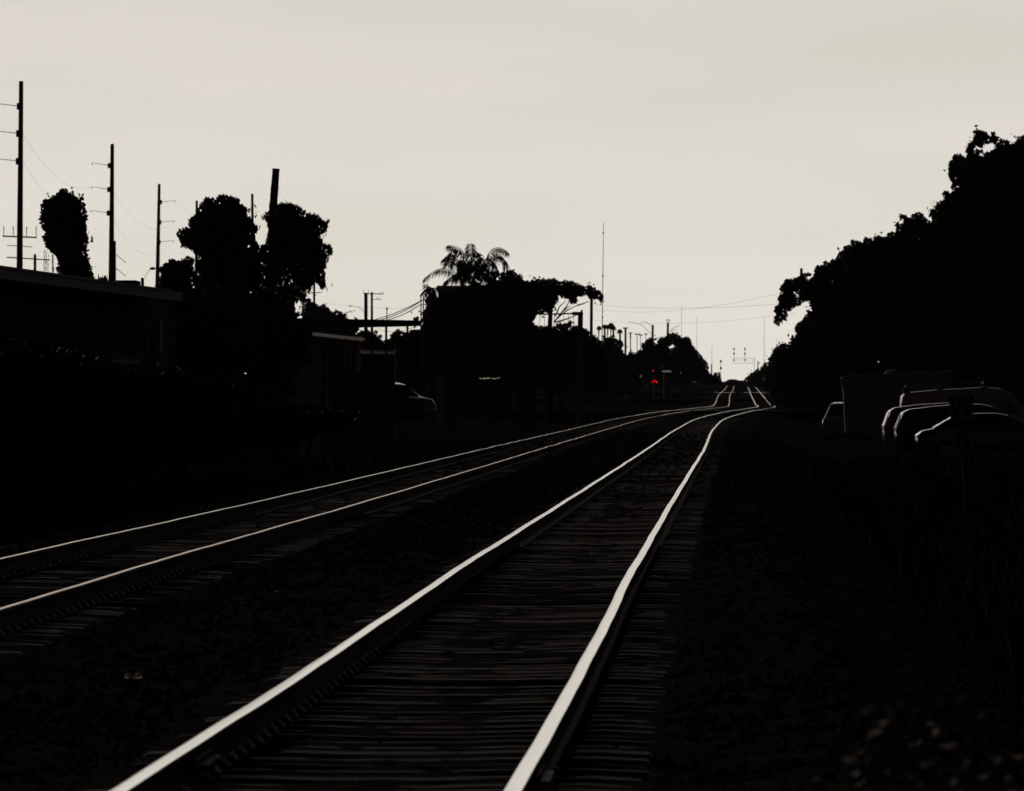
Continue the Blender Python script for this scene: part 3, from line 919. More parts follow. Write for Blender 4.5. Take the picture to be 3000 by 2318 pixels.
slim_palm(1755, 957, 1000, 'short slim palm just left of the radio mast', 4, 1)
slim_palm(1771, 953, 1005, 'slim palm touching the right side of the radio mast', 6, 2)
slim_palm(1781, 955, 1010, 'slim palm second to the right of the radio mast', 6, 3)
slim_palm(1790, 950, 1008, 'tallest slim palm of the cluster right of the radio mast', 7, 4)
slim_palm(1797, 958, 1004, 'slim palm at the right end of the dense palm cluster', 6, 5)
slim_palm(1816, 968, 1012, 'lone bushy slim palm between the palm cluster and the street lamps', 6, 6)


# ------------------------------------------------------------------ poles, lamps, masts
def pole_at(name, label, cat, px, py, D, r0, r1, matk='wood_pole', lean=0.0, group=None, n=10):
    top = W(px, py, D)
    bx = top.x + lean
    g = gz(bx, D)
    r = thing(name, label, cat, (bx, D, g), group=group)
    mb = MB()
    mb.tube([Vector((bx, D, g - .3)), top], [r1, r0], n)
    part('pole', mb, M[matk], r)
    return r, top


TG = 'bare transmission poles on the left'


def arm(root, a, b_, r=.05, ins=.25, plate=.16):
    mb = MB()
    r *= .75
    d = b_ - a
    mb.tube([a, a + d * .5, b_], [r, r * .8, r * .6], 6)
    o = part('arm', mb, M['galv'] if r > .08 else M['insulator'], root)
    mb = MB()
    mb.tube([b_ + Vector((0, 0, .02)), b_ + Vector((0, 0, -ins))], .045, 6)
    part('insulator', mb, M['insulator'], o)
    mb = MB()
    mb.box((a.x - plate, a.y - plate, a.z - plate * 1.9), (a.x + plate, a.y + plate, a.z + plate * 1.6))
    part('bracket', mb, M['pole_steel'], root)


r, top = pole_at('transmission_pole', 'tallest bare transmission pole, at the left edge with arms reaching out of the photo', 'utility pole', 62, 238, 650, .185, .33, 'pole_steel', lean=-.23, group=TG)
for y, xr in ((311, 55), (391, 53), (472, 52)):
    arm(r, W(xr, y, 650), W(xr - 95, y - 11, 650))
mb = MB()
mb.tube([W(8, 692, 649.5), W(108, 696, 649.5)], .07, 6)
ca = part('crossarm', mb, M['wood_pole'], r)
for x in (11, 39, 78, 106):
    mb = MB()
    mb.tube([W(x, 695, 649.5), W(x, 672, 649.5), W(x, 664, 649.5)], [.03, .04, .055], 6)
    part('insulator', mb, M['insulator'], ca)
mb = MB()
mb.tube([W(21, 719, 649.5), W(95, 724, 649.5)], .035, 6)
part('crossarm', mb, M['galv'], r)
r, top = pole_at('utility_pole', 'short utility pole with one crossarm between the tallest pole and the ivy column', 'utility pole', 102.5, 753, 560, .10, .14, group=None)
mb = MB()
mb.tube([W(20, 754, 559.8), W(147, 762, 559.8)], .05, 6)
part('crossarm', mb, M['wood_pole'], r)
mb = MB()
mb.ball(W(102.5, 751, 560), .10, 8, 6, (1, 1, 1.8))
part('pole_cap', mb, M['pole_steel'], r)

r, top = pole_at('transmission_pole', 'second tallest bare transmission pole, right of the ivy column', 'utility pole', 329, 422, 850, .20, .43, 'pole_steel', lean=-.22, group=TG)
for y, xr in ((485, 320), (555, 318.5), (624, 317)):
    arm(r, W(xr, y, 850), W(xr - 50, y - 7.5, 850), .055)
r, top = pole_at('utility_pole', 'short thick utility pole touching the second tallest pole, with two slanting struts', 'utility pole', 335.5, 706, 844, .16, .22)
for y in (745, 785):
    mb = MB()
    mb.tube([W(339, y, 844), W(368, y + 24, 842)], .035, 6)
    part('strut', mb, M['galv'], r)
r, top = pole_at('transmission_pole', 'third bare transmission pole, with its three arms pointing right towards the domed tree', 'utility pole', 466.5, 539, 1000, .18, .40, 'pole_steel', lean=-.50, group=TG)
for y, xr in ((592, 471), (651, 469), (709, 467)):
    arm(r, W(xr, y, 1000), W(xr + 41, y - 4, 1000), .055)
mb = MB()
mb.tube([W(456, 787, 999.5), W(446, 784, 999.5), W(436, 793, 999.5), W(428, 806, 999.5), W(423, 816, 999.5)], .03, 6)
part('service_drop', mb, M['cable'], r)
mb = MB()
mb.ball(W(447, 787, 999.5), .32, 8, 6, (1.2, 1, .6))
part('service_head', mb, M['pole_steel'], r)
pole_at('transmission_pole', 'bare pole top showing at the left shoulder of the domed tree', 'utility pole', 576.5, 588, 1095, .17, .35, 'pole_steel', lean=-.2, group=TG)
pole_at('transmission_pole', 'bare pole top rising at the right shoulder of the domed tree', 'utility pole', 739, 568, 1055, .17, .32, 'pole_steel', lean=.2, group=TG)

r, top = pole_at('utility_pole', 'utility pole with one crossarm rising behind the rounded far tree', 'utility pole', 920.5, 815, 900, .13, .17)
mb = MB()
mb.tube([W(899, 860, 899.7), W(944, 856.5, 899.7)], .05, 6)
part('crossarm', mb, M['wood_pole'], r)
r, top = pole_at('utility_pole', 'thicker left one of the twin poles above the dark canopy slab', 'utility pole', 1072, 859, 700, .16, .19)
mb = MB()
mb.tube([W(1064, 860, 699.8), W(1080, 860, 699.8)], .06, 6)
mb.tube([W(1065, 858, 699.8), W(1065, 848, 699.8)], .02, 5)
mb.tube([W(1079, 858, 699.8), W(1079, 849, 699.8)], .02, 5)
part('crossarm', mb, M['wood_pole'], r)
mb = MB()
mb.tube([W(1066, 913, 699.8), W(1055, 903, 699.8), W(1042, 898, 699.8), W(1027, 896.5, 699.8)], .025, 6)
la = part('lamp_arm', mb, M['galv'], r)
mb = MB()
mb.ball(W(1026, 897, 699.8), .09, 8, 5, (1.6, 1, .6))
part('lamp_head', mb, M['galv'], la)
r, top = pole_at('utility_pole', 'thinner right one of the twin poles, with two crossarms pointing right', 'utility pole', 1089.5, 856, 705, .10, .17)
for xa, xb, y, rr_ in ((1078, 1124, 861, .045), (1091, 1116, 877, .03)):
    mb = MB()
    mb.tube([W(xa, y, 704.8), W(xb, y + .5, 704.8)], rr_, 6)
    o = part('crossarm', mb, M['wood_pole'], r)
    for x in (xb - 2, xb - 10):
        mb = MB()
        mb.tube([W(x, y, 704.8), W(x, y - 7, 704.8)], .022, 5)
        part('insulator', mb, M['insulator'], o)
r, top = pole_at('utility_pole', 'small thin pole crossed by the three slanting cables', 'utility pole', 1133.5, 904, 640, .04, .06)
mb = MB()
mb.ball(W(1133.5, 905, 640), .09, 7, 5, (1, 1, 1.4))
part('pole_cap', mb, M['galv'], r)
# rack of posts at the vine thicket
root = thing('cable_rack', 'rack of four slim upright posts tied by crossbars, holding three slanting cables', 'cable rack', (W(1245, 950, 452).x, 452, gz(W(1245, 950, 452).x, 452)))
for x, y in ((1233.5, 863), (1240.5, 864), (1249.5, 866), (1257, 868)):
    mb = MB()
    p = W(x, y, 452)
    mb.tube([Vector((p.x, 452, root.location.z - .2)), p], .035, 7)
    part('post', mb, M['galv'], root)
for y in (880, 893, 921):
    mb = MB()
    mb.tube([W(1229, y + 1, 451.9), W(1262, y - 1, 451.9)], .03, 6)
    part('crossbar', mb, M['galv'], root)
CG = 'thick cables slanting down from the rack'
for a, e, lab in (((1231, 882.5), (1098, 937), 'uppermost thick cable slanting from the post rack to the canopy slab'), ((1228, 886.5), (1118, 937), 'middle thick cable slanting from the post rack to the canopy slab'), ((1230, 893.5), (1138, 937), 'lowest thick cable slanting from the post rack to the canopy slab')):
    mb = MB()
    A0, E0 = W(*a, 452), W(*e, 442)
    mb.tube([A0.lerp(E0, i / 8) - Vector((0, 0, .10 * math.sin(math.pi * i / 8))) for i in range(9)], .024, 6)
    solo('overhead_cable', mb, M['cable'], lab, 'cable', CG)

pole_at('utility_pole', 'thick bare pole under the tip of the flat topped tree, left of the radio mast', 'utility pole', 1733, 878, 900, .17, .22, 'wood_pole', lean=-.1)
r, top = pole_at('radio_mast', 'very thin tall radio mast in open sky at the tip of the flat topped tree', 'mast', 1768.3, 650, 1500, .05, .11, 'galv', lean=-.42)
for y in (682, 809, 930):
    mb = MB()
    mb.ball(W(1767.6 - (y - 650) * .009, y, 1500), .17, 7, 5, (1, 1, 1.3))
    part('mast_fitting', mb, M['pole_steel'], r)
for px, py, lab, arms in ((1912.5, 952, 'left one of the two thick poles above the round trees, with two thin arms', ((-6, 25, -34, -1, -72, -10), (-4, 5, -18, -8, -34, -9))),
                          (1957, 944.5, 'right one of the two thick poles above the round trees, topped by a frame', ((5, 26, 18, 15, 34, 9), (4, 32, 12, 24, 24, 20)))):
    r, top = pole_at('utility_pole', lab, 'utility pole', px, py, 1500, .22, .26, 'concrete', lean=-.3)
    for a0, b0, a1, b1, a2, b2 in arms:
        mb = MB()
        mb.tube([W(px + a0, py + b0, 1499.5), W(px + a1, py + b1, 1499.5), W(px + a2, py + b2, 1499.5)], .045, 5)
        part('lamp_arm', mb, M['galv'], r)
mb = MB()
for q in (((1953, 944), (1953, 936)), ((1962, 944), (1962, 936)), ((1953, 936.5), (1962, 936.5)), ((1953, 940), (1962, 940))):
    mb.tube([W(*q[0], 1499.5), W(*q[1], 1499.5)], .05, 5)
part('top_frame', mb, M['galv'], r)
SG = 'street lamps left of the round trees'
for px, py, rr_, D, lab, hw in ((1832.5, 961, .16, 1200, 'thickest lamp post of the row, with a wide four armed head', 5), (1847, 976, .08, 1220, 'lamp post second from the left, with a dark box below its head', 2.2), (1866.5, 979, .055, 1250, 'lamp post in the middle of the row, its head reaching left', 5),
                                (1877, 982, .05, 1280, 'thin lamp post second from the right of the row', 2.4), (1892, 979, .045, 1320, 'thinnest lamp post at the right end of the row, half behind the round tree', 2.4)):
    r, top = pole_at('street_lamp', lab, 'street lamp', px, py, D, rr_, rr_ * 1.2, 'galv', group=SG)
    mb = MB()
    mb.tube([W(px - hw, py + .5, D), W(px + hw, py + .3, D)], .09, 6)
    mb.ball(W(px - hw, py, D), .14, 7, 5, (1.6, 1, .7))
    mb.ball(W(px + hw, py, D), .14, 7, 5, (1.6, 1, .7))
    part('lamp_head', mb, M['galv'], r)
    if px < 1850:
        mb = MB()
        mb.box(W(px - 1.6, py + 7, D - .3) - Vector((0, 0, .35)), W(px + 1.8, py + 3, D + .3))
        part('fixture_box', mb, M['pole_steel'], r)
# far railway signals
SGN = 'three-lamp signal masts on the far bridge'
root = thing('signal_bridge', 'faint thin gantry beam spanning the far tracks, carrying two signal masts', 'signal gantry', (W(2210, 1120, 2000).x, 2000, gz(W(2210, 1120, 2000).x, 2000)))
mb = MB()
D = 2000
for y in (1049, 1065):
    mb.tube([W(2144, y, D), W(2212, y, D)], .028, 5)
for i in range(9):
    x = 2144 + i * 8.5
    mb.tube([W(x, 1049, D), W(x, 1065, D)], .014, 4)
    if i < 8:
        mb.tube([W(x, 1065, D), W(x + 8.5, 1049, D)], .012, 4)
part('truss', mb, M['galv'], root)
mb = MB()
p = W(2210, 1049, D)
mb.tube([Vector((p.x, D, root.location.z - .3)), p], .05, 6)
part('post', mb, M['galv'], root)
for px, lab in ((2150.3, 'left far signal mast with three dark lamp heads in the bright gap'), (2182.3, 'right far signal mast with three dark lamp heads in the bright gap')):
    p0 = W(px, 1062, D - .5)
    r = thing('signal_mast', lab, 'railway signal', p0, group=SGN)
    mb = MB()
    mb.tube([p0, W(px, 1019, D - .5)], .035, 5)
    part('mast', mb, M['galv'], r)
    for y, h in ((1022.5, 3.0), (1036.5, 3.6), (1055, 2.2)):
        mb = MB()
        c = W(px, y, D - .6)
        hh = h / F * D
        mb.prism([(.20 * math.cos(k * math.pi / 6), hh * 1.25 * math.sin(k * math.pi / 6)) for k in range(12)], lambda u, v, t, c=c: (c.x + u, c.y + t, c.z + v), -.06, .06)
        part('lamp_head', mb, M['sign_black'], r)
root, top = pole_at('signal_mast', 'nearer signal post with two dark heads, just left of the crossing car', 'railway signal', 2111.5, 1056, 1700, .04, .05, 'galv')
for y in (1059, 1079):
    mb = MB()
    c = W(2112, y, 1699.7)
    mb.prism([(.21 * math.cos(k * math.pi / 6), .36 * math.sin(k * math.pi / 6)) for k in range(12)], lambda u, v, t, c=c: (c.x + u, c.y + t, c.z + v), -.08, .08)
    part('lamp_head', mb, M['sign_black'], root)
pole_at('relay_mast', 'thin mast with a thicker dark foot at the right end of the round trees', 'mast', 2085.5, 1012, 1550, .025, .05, 'galv')
pole_at('utility_pole', 'stout dark post at the right foot of the round trees, under the thin mast', 'utility pole', 2085, 1067, 1548, .13, .14)
pole_at('utility_pole', 'short post above the small distant tree of the right belt', 'utility pole', 2220.5, 1058, 1580, .10, .12)
for px, py, D, lab in ((1997, 892, 3400, 'faint far tower, thin as a hair, above the right round tree'), (2041, 925, 3500, 'faint far tower right of the round trees, above the thin mast'), (2239, 930, 3300, 'faint far tower beside the drooping branch of the right belt')):
    root, top = pole_at('lattice_tower', lab, 'tower', px, py, D, .05, .12, 'galv')
# cantilever gantry by the first crossing
D = 452
root = thing('cantilever_gantry', 'steel cantilever gantry with a two chord truss reaching left over the road', 'gantry', (W(1698, 1180, D).x, D, gz(W(1698, 1180, D).x, D)))
for x0, x1, w in ((1703, 1698, .11), (1696, 1691, .06)):
    mb = MB()
    p = W(x0, 914 if x0 > 1700 else 922, D)
    mb.tube([Vector((W(x1, 1180, D).x, D, root.location.z - .2)), p], [w * 1.15, w], 10)
    part('post', mb, M['galv'], root)
for a, e in (((1578, 921.5), (1702, 918)), ((1574, 958.5), (1700, 956.5))):
    mb = MB()
    mb.tube([W(*a, D), W(*e, D)], .042, 8)
    part('chord', mb, M['galv'], root)
mb = MB()
for x in range(1582, 1690, 14):
    mb.tube([W(x, 922, D), W(x - 1, 958, D)], .015, 5)
part('web_bars', mb, M['galv'], root)
mb = MB()
mb.box(W(1676, 924, D - .12), W(1708, 914, D + .12))
mb.ball(W(1704, 911, D), .07, 8, 5)
part('top_bracket', mb, M['pole_steel'], root)
# crossing flashers and traffic signal
root, top = pole_at('crossing_signal', 'crossing signal with a cluster of three glowing red lamps', 'crossing signal', 1917, 1108, 1050, .06, .07, 'galv')
mb = MB()
mb.tube([W(1910, 1119, 1049.8), W(1926, 1119, 1049.8)], .04, 6)
part('lamp_bar', mb, M['galv'], root)
for x, y in ((1912, 1119.5), (1917.3, 1115.5), (1924.3, 1119.5)):
    c = W(x, y, 1049.6)
    mb = MB()
    mb.prism([(.095 * math.cos(k * math.pi / 6), .095 * math.sin(k * math.pi / 6)) for k in range(12)], lambda u, v, t, c=c: (c.x + u, c.y + t, c.z + v), -.03, .03)
    part('red_lamp', mb, M['red_lit'], root)
mb = MB()
mb.box(W(1912, 1117, 1050) + Vector((0, 0, 0)), W(1922, 1103, 1050.1))
part('cabinet', mb, M['wall_grey'], root)
root, top = pole_at('traffic_light', 'traffic light showing red above the cluster of red crossing lamps', 'traffic light', 1913.5, 1079, 1048, .05, .06, 'galv')
mb = MB()
c = W(1913.2, 1090, 1047.8)
mb.box((c.x - .18, c.y - .12, c.z - .45), (c.x + .18, c.y + .1, c.z + .45))
part('housing', mb, M['sign_black'], root)
c = W(1913.2, 1086.8, 1047.6)
mb = MB()
mb.prism([(.09 * math.cos(k * math.pi / 6), .09 * math.sin(k * math.pi / 6)) for k in range(12)], lambda u, v, t, c=c: (c.x + u, c.y + t, c.z + v), -.03, .03)
part('red_lamp', mb, M['red_dim'], root)
root, top = pole_at('warning_sign', 'round yellow green sign partly hidden before the round trees', 'road sign', 1942, 1066, 1040, .03, .03, 'sign_black')
c = W(1942, 1073, 1039.8)
mb = MB()
mb.prism([(.28 * math.cos(k * math.pi / 8), .30 * math.sin(k * math.pi / 8)) for k in range(16)], lambda u, v, t, c=c: (c.x + u, c.y + t, c.z + v), -.01, .01)
part('sign_face', mb, M['yellow_green'], root)

# overhead wires
WG = 'thin overhead wires'


def wire(pts, sag, rad, label, D=None):
    mb = MB()
    rad *= .7
    A0, E0 = pts
    n = 24
    mb.tube([A0.lerp(E0, i / n) - Vector((0, 0, sag * 4 * (i / n) * (1 - i / n))) for i in range(n + 1)], rad, 4)
    solo('overhead_wire', mb, M['cable'], label, 'wire', WG)


wire((W(1733, 892, 900), W(2420, 880, 560)), .5, .013, 'lower thin wire crossing the bright sky from the thick bare pole to the right trees')
wire((W(1733, 905, 900), W(2500, 800, 560)), 1.3, .012, 'upper thin wire rising across the bright sky into the right trees')
wire((W(1733, 938, 900), W(2330, 918, 640)), .6, .010, 'faintest low wire across the bright gap above the far signals')
wire((W(66, 393, 650), W(269, 548, 850)), 1.6, .012, 'upper wire sagging between the tallest and second tallest pole')
wire((W(66, 472, 650), W(265, 617, 850)), 1.8, .012, 'lower wire sagging between the tallest and second tallest pole')
wire((W(330, 560, 850), W(510, 650, 1000)), 2.2, .012, 'upper wire sagging from the second tallest to the third pole')
wire((W(330, 640, 850), W(508, 707, 1000)), 2.8, .012, 'lower wire sagging from the second tallest to the third pole')
wire((W(516, 590, 1000), W(640, 660, 1100)), .8, .012, 'short wire running from the third pole into the domed tree')
wire((W(944, 886, 900), W(1300, 896, 700)), .4, .011, 'thin wire passing behind the twin poles above the canopy slab')
wire((W(1104, 961, 640), W(1226, 953, 470)), .35, .020, 'thick wire hanging just under the dark canopy slab')

# ------------------------------------------------------------------ buildings on the left
kx = .0357


def wl(D):
    return -10.6 + (D - 150) * kx


def wall_pt(px, py, out=0.0):
    k = (px - CX) / F
    D = (10.6 + out * -1 + 150 * kx) / (kx - k)
    return Vector((wl(D) + out, D, EZ + (YH - py) / F * D))


ROOFZ = 3.70
root = thing('low_building', 'long low building with a flat sheet roof, running in from the left edge', 'building', (wl(150), 150, -.8))
d_ = Vector((kx, 1, 0)).normalized()
n_ = Vector((d_.y, -d_.x, 0))


def lb(D, out, z):
    p = Vector((wl(D), D, 0)) + n_ * out
    return Vector((p.x, p.y, z))


def slab(D0, D1, o0, o1, z0, z1, mb=None):
    mb = mb or MB()
    vs = [lb(D0, o0, z0), lb(D0, o1, z0), lb(D1, o1, z0), lb(D1, o0, z0), lb(D0, o0, z1), lb(D0, o1, z1), lb(D1, o1, z1), lb(D1, o0, z1)]
    return mb.add(vs, [(0, 1, 2, 3), (7, 6, 5, 4), (0, 4, 5, 1), (1, 5, 6, 2), (2, 6, 7, 3), (3, 7, 4, 0)])


part('wall', slab(105, 203, -9, 0, -1.0, 3.478), M['wall_dark'], root)
rf = part('roof', slab(104.5, 195, -9.5, .8, 3.48, ROOFZ), M['roof_metal'], root)
part('roof_edge_trim', slab(104.5, 191.5, .80, .84, ROOFZ - .02, ROOFZ + .03), M['roof_metal'], rf)
# door panel, window and ledge
mb = slab(157.5, 161.5, 0.0, .03, 1.9, 3.25)
part('pale_door', mb, M['wall_grey'], root, label='paler door panel under the roof')
mb = MB()
slab(178, 194, .0, .05, 2.78, 2.84, mb)
for D0 in (178, 182.5, 190.5, 193.6):
    slab(D0, D0 + .35, .0, .06, 2.0, 2.78, mb)
slab(178, 194, .0, .05, 2.02, 2.09, mb)
wf = part('window_frame', mb, M['concrete'], root)
part('dark_matt_pane', slab(178.2, 193.8, -.02, .012, 2.05, 2.8), M['wall_dark'], wf)  # window pane in dark matt wall colour, so it mirrors no bright sky
part('ledge', slab(178.5, 186, .05, .5, 1.93, 1.99), M['white'], root)
part('bright_strip', slab(197.0, 197.6, .003, .1, 2.2, 3.0), M['pale_panel'], root)
# roof clutter: chimney on a further roof, tiny weeds, green sheet
mb = MB()
mb.box(W(340, 850, 230), W(412, 825, 233))
t = thing('roof_block', 'low dark roof block with a small chimney, between the second and third bare poles', 'roof structure', (W(376, 850, 230).x, 231.5, W(376, 850, 230).z))
part('parapet', mb, M['wall_dark'], t)
mb = MB()
mb.box(W(413, 850, 230), W(422, 815, 231))
part('chimney', mb, M['wall_dark'], t)
mb = MB()
for i in range(60):
    x = random.choice([random.uniform(280, 312), random.uniform(300, 316), random.uniform(262, 312)])
    y0 = 783.6 + (848.7 - 783.6) * x / 487 + 4
    h = random.uniform(6, 26) * (1 if x > 288 else .5)
    a = W(x, y0, 178)
    e = W(x + random.uniform(-4, 4), y0 - h, 178)
    mb.add([a, (a + e) / 2 + Vector((.012, 0, 0)), e, (a + e) / 2 - Vector((.012, 0, 0))], [(0, 1, 2, 3)])
solo('roof_weeds', mb, M['leaf'], 'tuft of spiky weeds on the flat roof at the foot of the second tallest pole', 'weeds')
mb = MB()
a = W(258, 815.5, 172)
mb.add([a, a + Vector((.14, 0, -.012)), a + Vector((.15, .1, .02)), a + Vector((.08, .12, .045)), a + Vector((.02, .1, .035))], [(0, 1, 2), (0, 2, 3), (0, 3, 4)])
mb.tube([a, a + Vector((.14, 0, -.01))], .012, 5)
solo('plastic_sheet', mb, M['green_sheet'], 'scrap of bright green plastic lying on the flat roof edge', 'litter')
mb = MB()
c = wall_pt(282, 1030, .4)
for i in range(6):
    p = c + Vector((random.uniform(-.09, .08), random.uniform(-.1, .1), random.uniform(-.06, .05)))
    mb.ball(p, random.uniform(.025, .05), 6, 4, (1.3, 1, .8), .3)
solo('rubble_heap', mb, M['white'], 'small pale heap of rubble left of the window ledge', 'rubble')

# canopy slab
D0, D1 = 330, 338
root = thing('canopy', 'long dark flat canopy slab stretching between the drooping tree and the vine thicket', 'canopy', (W(1000, 1100, D0).x, D0, gz(-7, D0)))
p0, p1 = W(860, 932, D0), W(1232, 939, D0)
q0, q1 = W(860, 961, D0), W(1226, 952, D0)
mb = MB()
mb.add([p0, p1, q1, q0] + [v + Vector((0, D1 - D0, 0)) for v in (p0, p1, q1, q0)], [(0, 1, 2, 3), (7, 6, 5, 4), (0, 4, 5, 1), (1, 5, 6, 2), (2, 6, 7, 3), (3, 7, 4, 0)])
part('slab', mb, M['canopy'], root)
for x in (1090, 1131, 1194):
    p = W(x, 955, 334)
    mb = MB()
    mb.tube([Vector((p.x, 334, gz(p.x, 334) - .2)), p], .045, 8)
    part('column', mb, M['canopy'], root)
# ochre building
D = 305
a, e = W(898, 982, D), W(1052, 1001, D + 4)
g = gz(a.x, D)
root = thing('ochre_building', 'small ochre walled building with a sloping brown roof edge, under the dark canopy slab', 'building', ((a.x + e.x) / 2, D, g))
mb = MB()
w0, w1 = W(846, 984, D + .4), W(1048, 1004, D + 4.4)
vs = [Vector((w0.x, w0.y, g - .3)), Vector((w1.x, w1.y, g - .3)), w1, w0]
mb.add(vs + [v + Vector((0, 6, 0)) for v in vs], [(0, 1, 2, 3), (7, 6, 5, 4), (0, 4, 5, 1), (1, 5, 6, 2), (2, 6, 7, 3), (3, 7, 4, 0)])
part('wall', mb, M['wall_yellow'], root)
mb = MB()
r0, r1 = a + Vector((-.1, -.3, 0)), e + Vector((.12, -.3, 0))
vs = [r0 + Vector((0, 0, -.09)), r1 + Vector((0, 0, -.09)), r1 + Vector((0, 0, .02)), r0 + Vector((0, 0, .02))]
mb.add(vs + [v + Vector((0, 7, .15)) for v in vs], [(0, 1, 2, 3), (7, 6, 5, 4), (0, 4, 5, 1), (1, 5, 6, 2), (2, 6, 7, 3), (3, 7, 4, 0)])
part('roof', mb, M['roof_brown'], root)


def front(x, out=.0):
    f_ = (x - 846) / (1048 - 846)
    return w0.lerp(w1, f_)


for x, w_ in ((946, .05), (980, .04), (1002, .06)):
    p = front(x)
    mb = MB()
    mb.box((p.x - w_, p.y - .10, g - .3), (p.x + w_, p.y - .012, p.z - .13))
    part('column', mb, M['wall_dark'], root)
for xa, xb in ((963, 971), (986, 994), (1017, 1024), (1033, 1040)):
    p, q = front(xa), front(xb)
    mb = MB()
    mb.box((p.x, p.y - .02, p.z - 1.25), (q.x, p.y + .05, p.z - .35))
    part('window', mb, M['glass'], root)
mb = MB()
mb.ball(W(940, 1008, D - .2), .07, 8, 5, (1.4, 1, .8))
part('wall_lamp', mb, M['pole_steel'], root)
# pale awning and the blue grey shop front below it
D = 342
a, e = W(1052, 1028, D), W(1155, 1030, D)
g = gz(a.x, D)
root = thing('awning_shop', 'small shop front with a bright pale awning edge, right of the ochre building', 'shop', ((a.x + e.x) / 2, D, g))
mb = MB()
mb.box((a.x, D + 1.2, g - .2), (e.x, D + 6, a.z + .25))
part('wall', mb, mat('blue_grey_shopfront', (0.14, 0.16, 0.18), (0.10, 0.11, 0.13), rough=.8), root)
mb = MB()
mb.add([Vector((a.x, D, a.z - .10)), Vector((e.x, D, e.z - .10)), Vector((e.x + .02, D + 1.2, e.z + .07)), Vector((a.x, D + 1.2, a.z + .10)),
        Vector((a.x, D, a.z - .14)), Vector((e.x, D, e.z - .14)), Vector((e.x + .02, D + 1.2, e.z + .03)), Vector((a.x, D + 1.2, a.z + .06))],
       [(0, 1, 2, 3), (7, 6, 5, 4), (0, 4, 5, 1), (1, 5, 6, 2), (2, 6, 7, 3), (3, 7, 4, 0)])
part('awning', mb, mat('pale_awning_sheet', (0.80, 0.74, 0.68), (0.66, 0.6, 0.55), rough=.32, spec=.6), root)
for x in (1056, 1148):
    p = W(x, 1032, D + .05)
    mb = MB()
    mb.tube([Vector((p.x, D + .05, g - .2)), Vector((p.x, D + .05, a.z - .14))], .025, 6)
    part('post', mb, M['galv'], root)
pole_at('utility_pole', 'thin dark post standing in front of the pale awning', 'utility pole', 1090, 960, 300, .035, .04, 'wood_pole')
# corrugated panels, brown post, brick wall
PG = 'pale corrugated sheets under the thicket'
for xa, xb, y0, y1, lab in ((872, 904, 1076, 1168, 'wider left pale corrugated sheet leaning under the dark thicket'), (909, 938, 1074, 1164, 'narrower right pale corrugated sheet beside the brown post')):
    D = 232
    a, e = W(xa, y1, D), W(xb, y0, D)
    mb = MB()
    n = 20
    vs, fs = [], []
    for i in range(n + 1):
        x = a.x + (e.x - a.x) * i / n
        y = D + .012 * (1 if i % 2 else -1)
        vs += [(x, y, gz(a.x, D) - .1), (x, y + .12, e.z), (x, y + .02, gz(a.x, D) - .1), (x, y + .14, e.z)]
    for i in range(n):
        b0 = 4 * i
        fs += [(b0, b0 + 4, b0 + 5, b0 + 1), (b0 + 3, b0 + 7, b0 + 6, b0 + 2), (b0 + 1, b0 + 5, b0 + 7, b0 + 3)]
    mb.add(vs, fs)
    solo('corrugated_sheet', mb, M['pale_panel'], lab, 'metal sheet', PG)
pole_at('fence_post', 'thin brown post right of the pale corrugated sheets', 'post', 962.5, 1088, 232, .022, .024, 'roof_brown')
D = 236
root = thing('brick_wall', 'dark low brick wall between the brown post and the parked car', 'wall', (W(1015, 1180, D).x, D, gz(W(1015, 1180, D).x, D)))
mb = MB()
a = W(964, 1092, D)
e = W(1066, 1098, D)
mb.box((a.x, D, root.location.z - .2), (e.x, D + .25, a.z))
part('wall', mb, M['brick'], root)
mb = MB()
mb.box((a.x - .02, D - .03, a.z + .002), (e.x + .02, D + .28, a.z + .06))
part('coping', mb, M['concrete'], root)
# pale parapet building
D = 565
a, e = W(1279, 837, D), W(1500, 829, D)
g = gz(a.x, D)
root = thing('parapet_building', 'tall plain building with a pale parapet corner below the coconut palm', 'building', ((a.x + e.x) / 2, D, g))
mb = MB()
mb.box((a.x + .1, D, g - .3), (e.x, D + 12, W(0, 853, D).z))
part('wall', mb, M['wall_dark'], root)
mb = MB()
mb.box((a.x, D - .15, W(0, 853, D).z + .003), (e.x, D + 12.2, a.z))
part('parapet', mb, M['concrete'], root)
# pale rectangles low in the trees: sheds with shutters
for xa, xb, y0, y1, D, lab, nm in ((1275, 1300, 1098, 1132, 440, 'pale shed door glimpsed low in the dark trees, left of the row of bulbs', 'shed'), (1318, 1332, 1112, 1133, 442, 'smaller pale shed front glimpsed right of the pale shed door', 'shed')):
    a, e = W(xa, y1, D), W(xb, y0, D)
    g = gz(a.x, D)
    root = thing(nm, lab, 'shed', ((a.x + e.x) / 2, D, g))
    mb = MB()
    mb.box((a.x - .15, D + .03, g - .2), (e.x + .2, D + 2, e.z + .15))
    part('wall', mb, M['wall_dark'], root)
    mb = MB()
    mb.box((a.x, D - .02, g), (e.x, D + .028, e.z))
    part('door', mb, M['sign_white'], root)
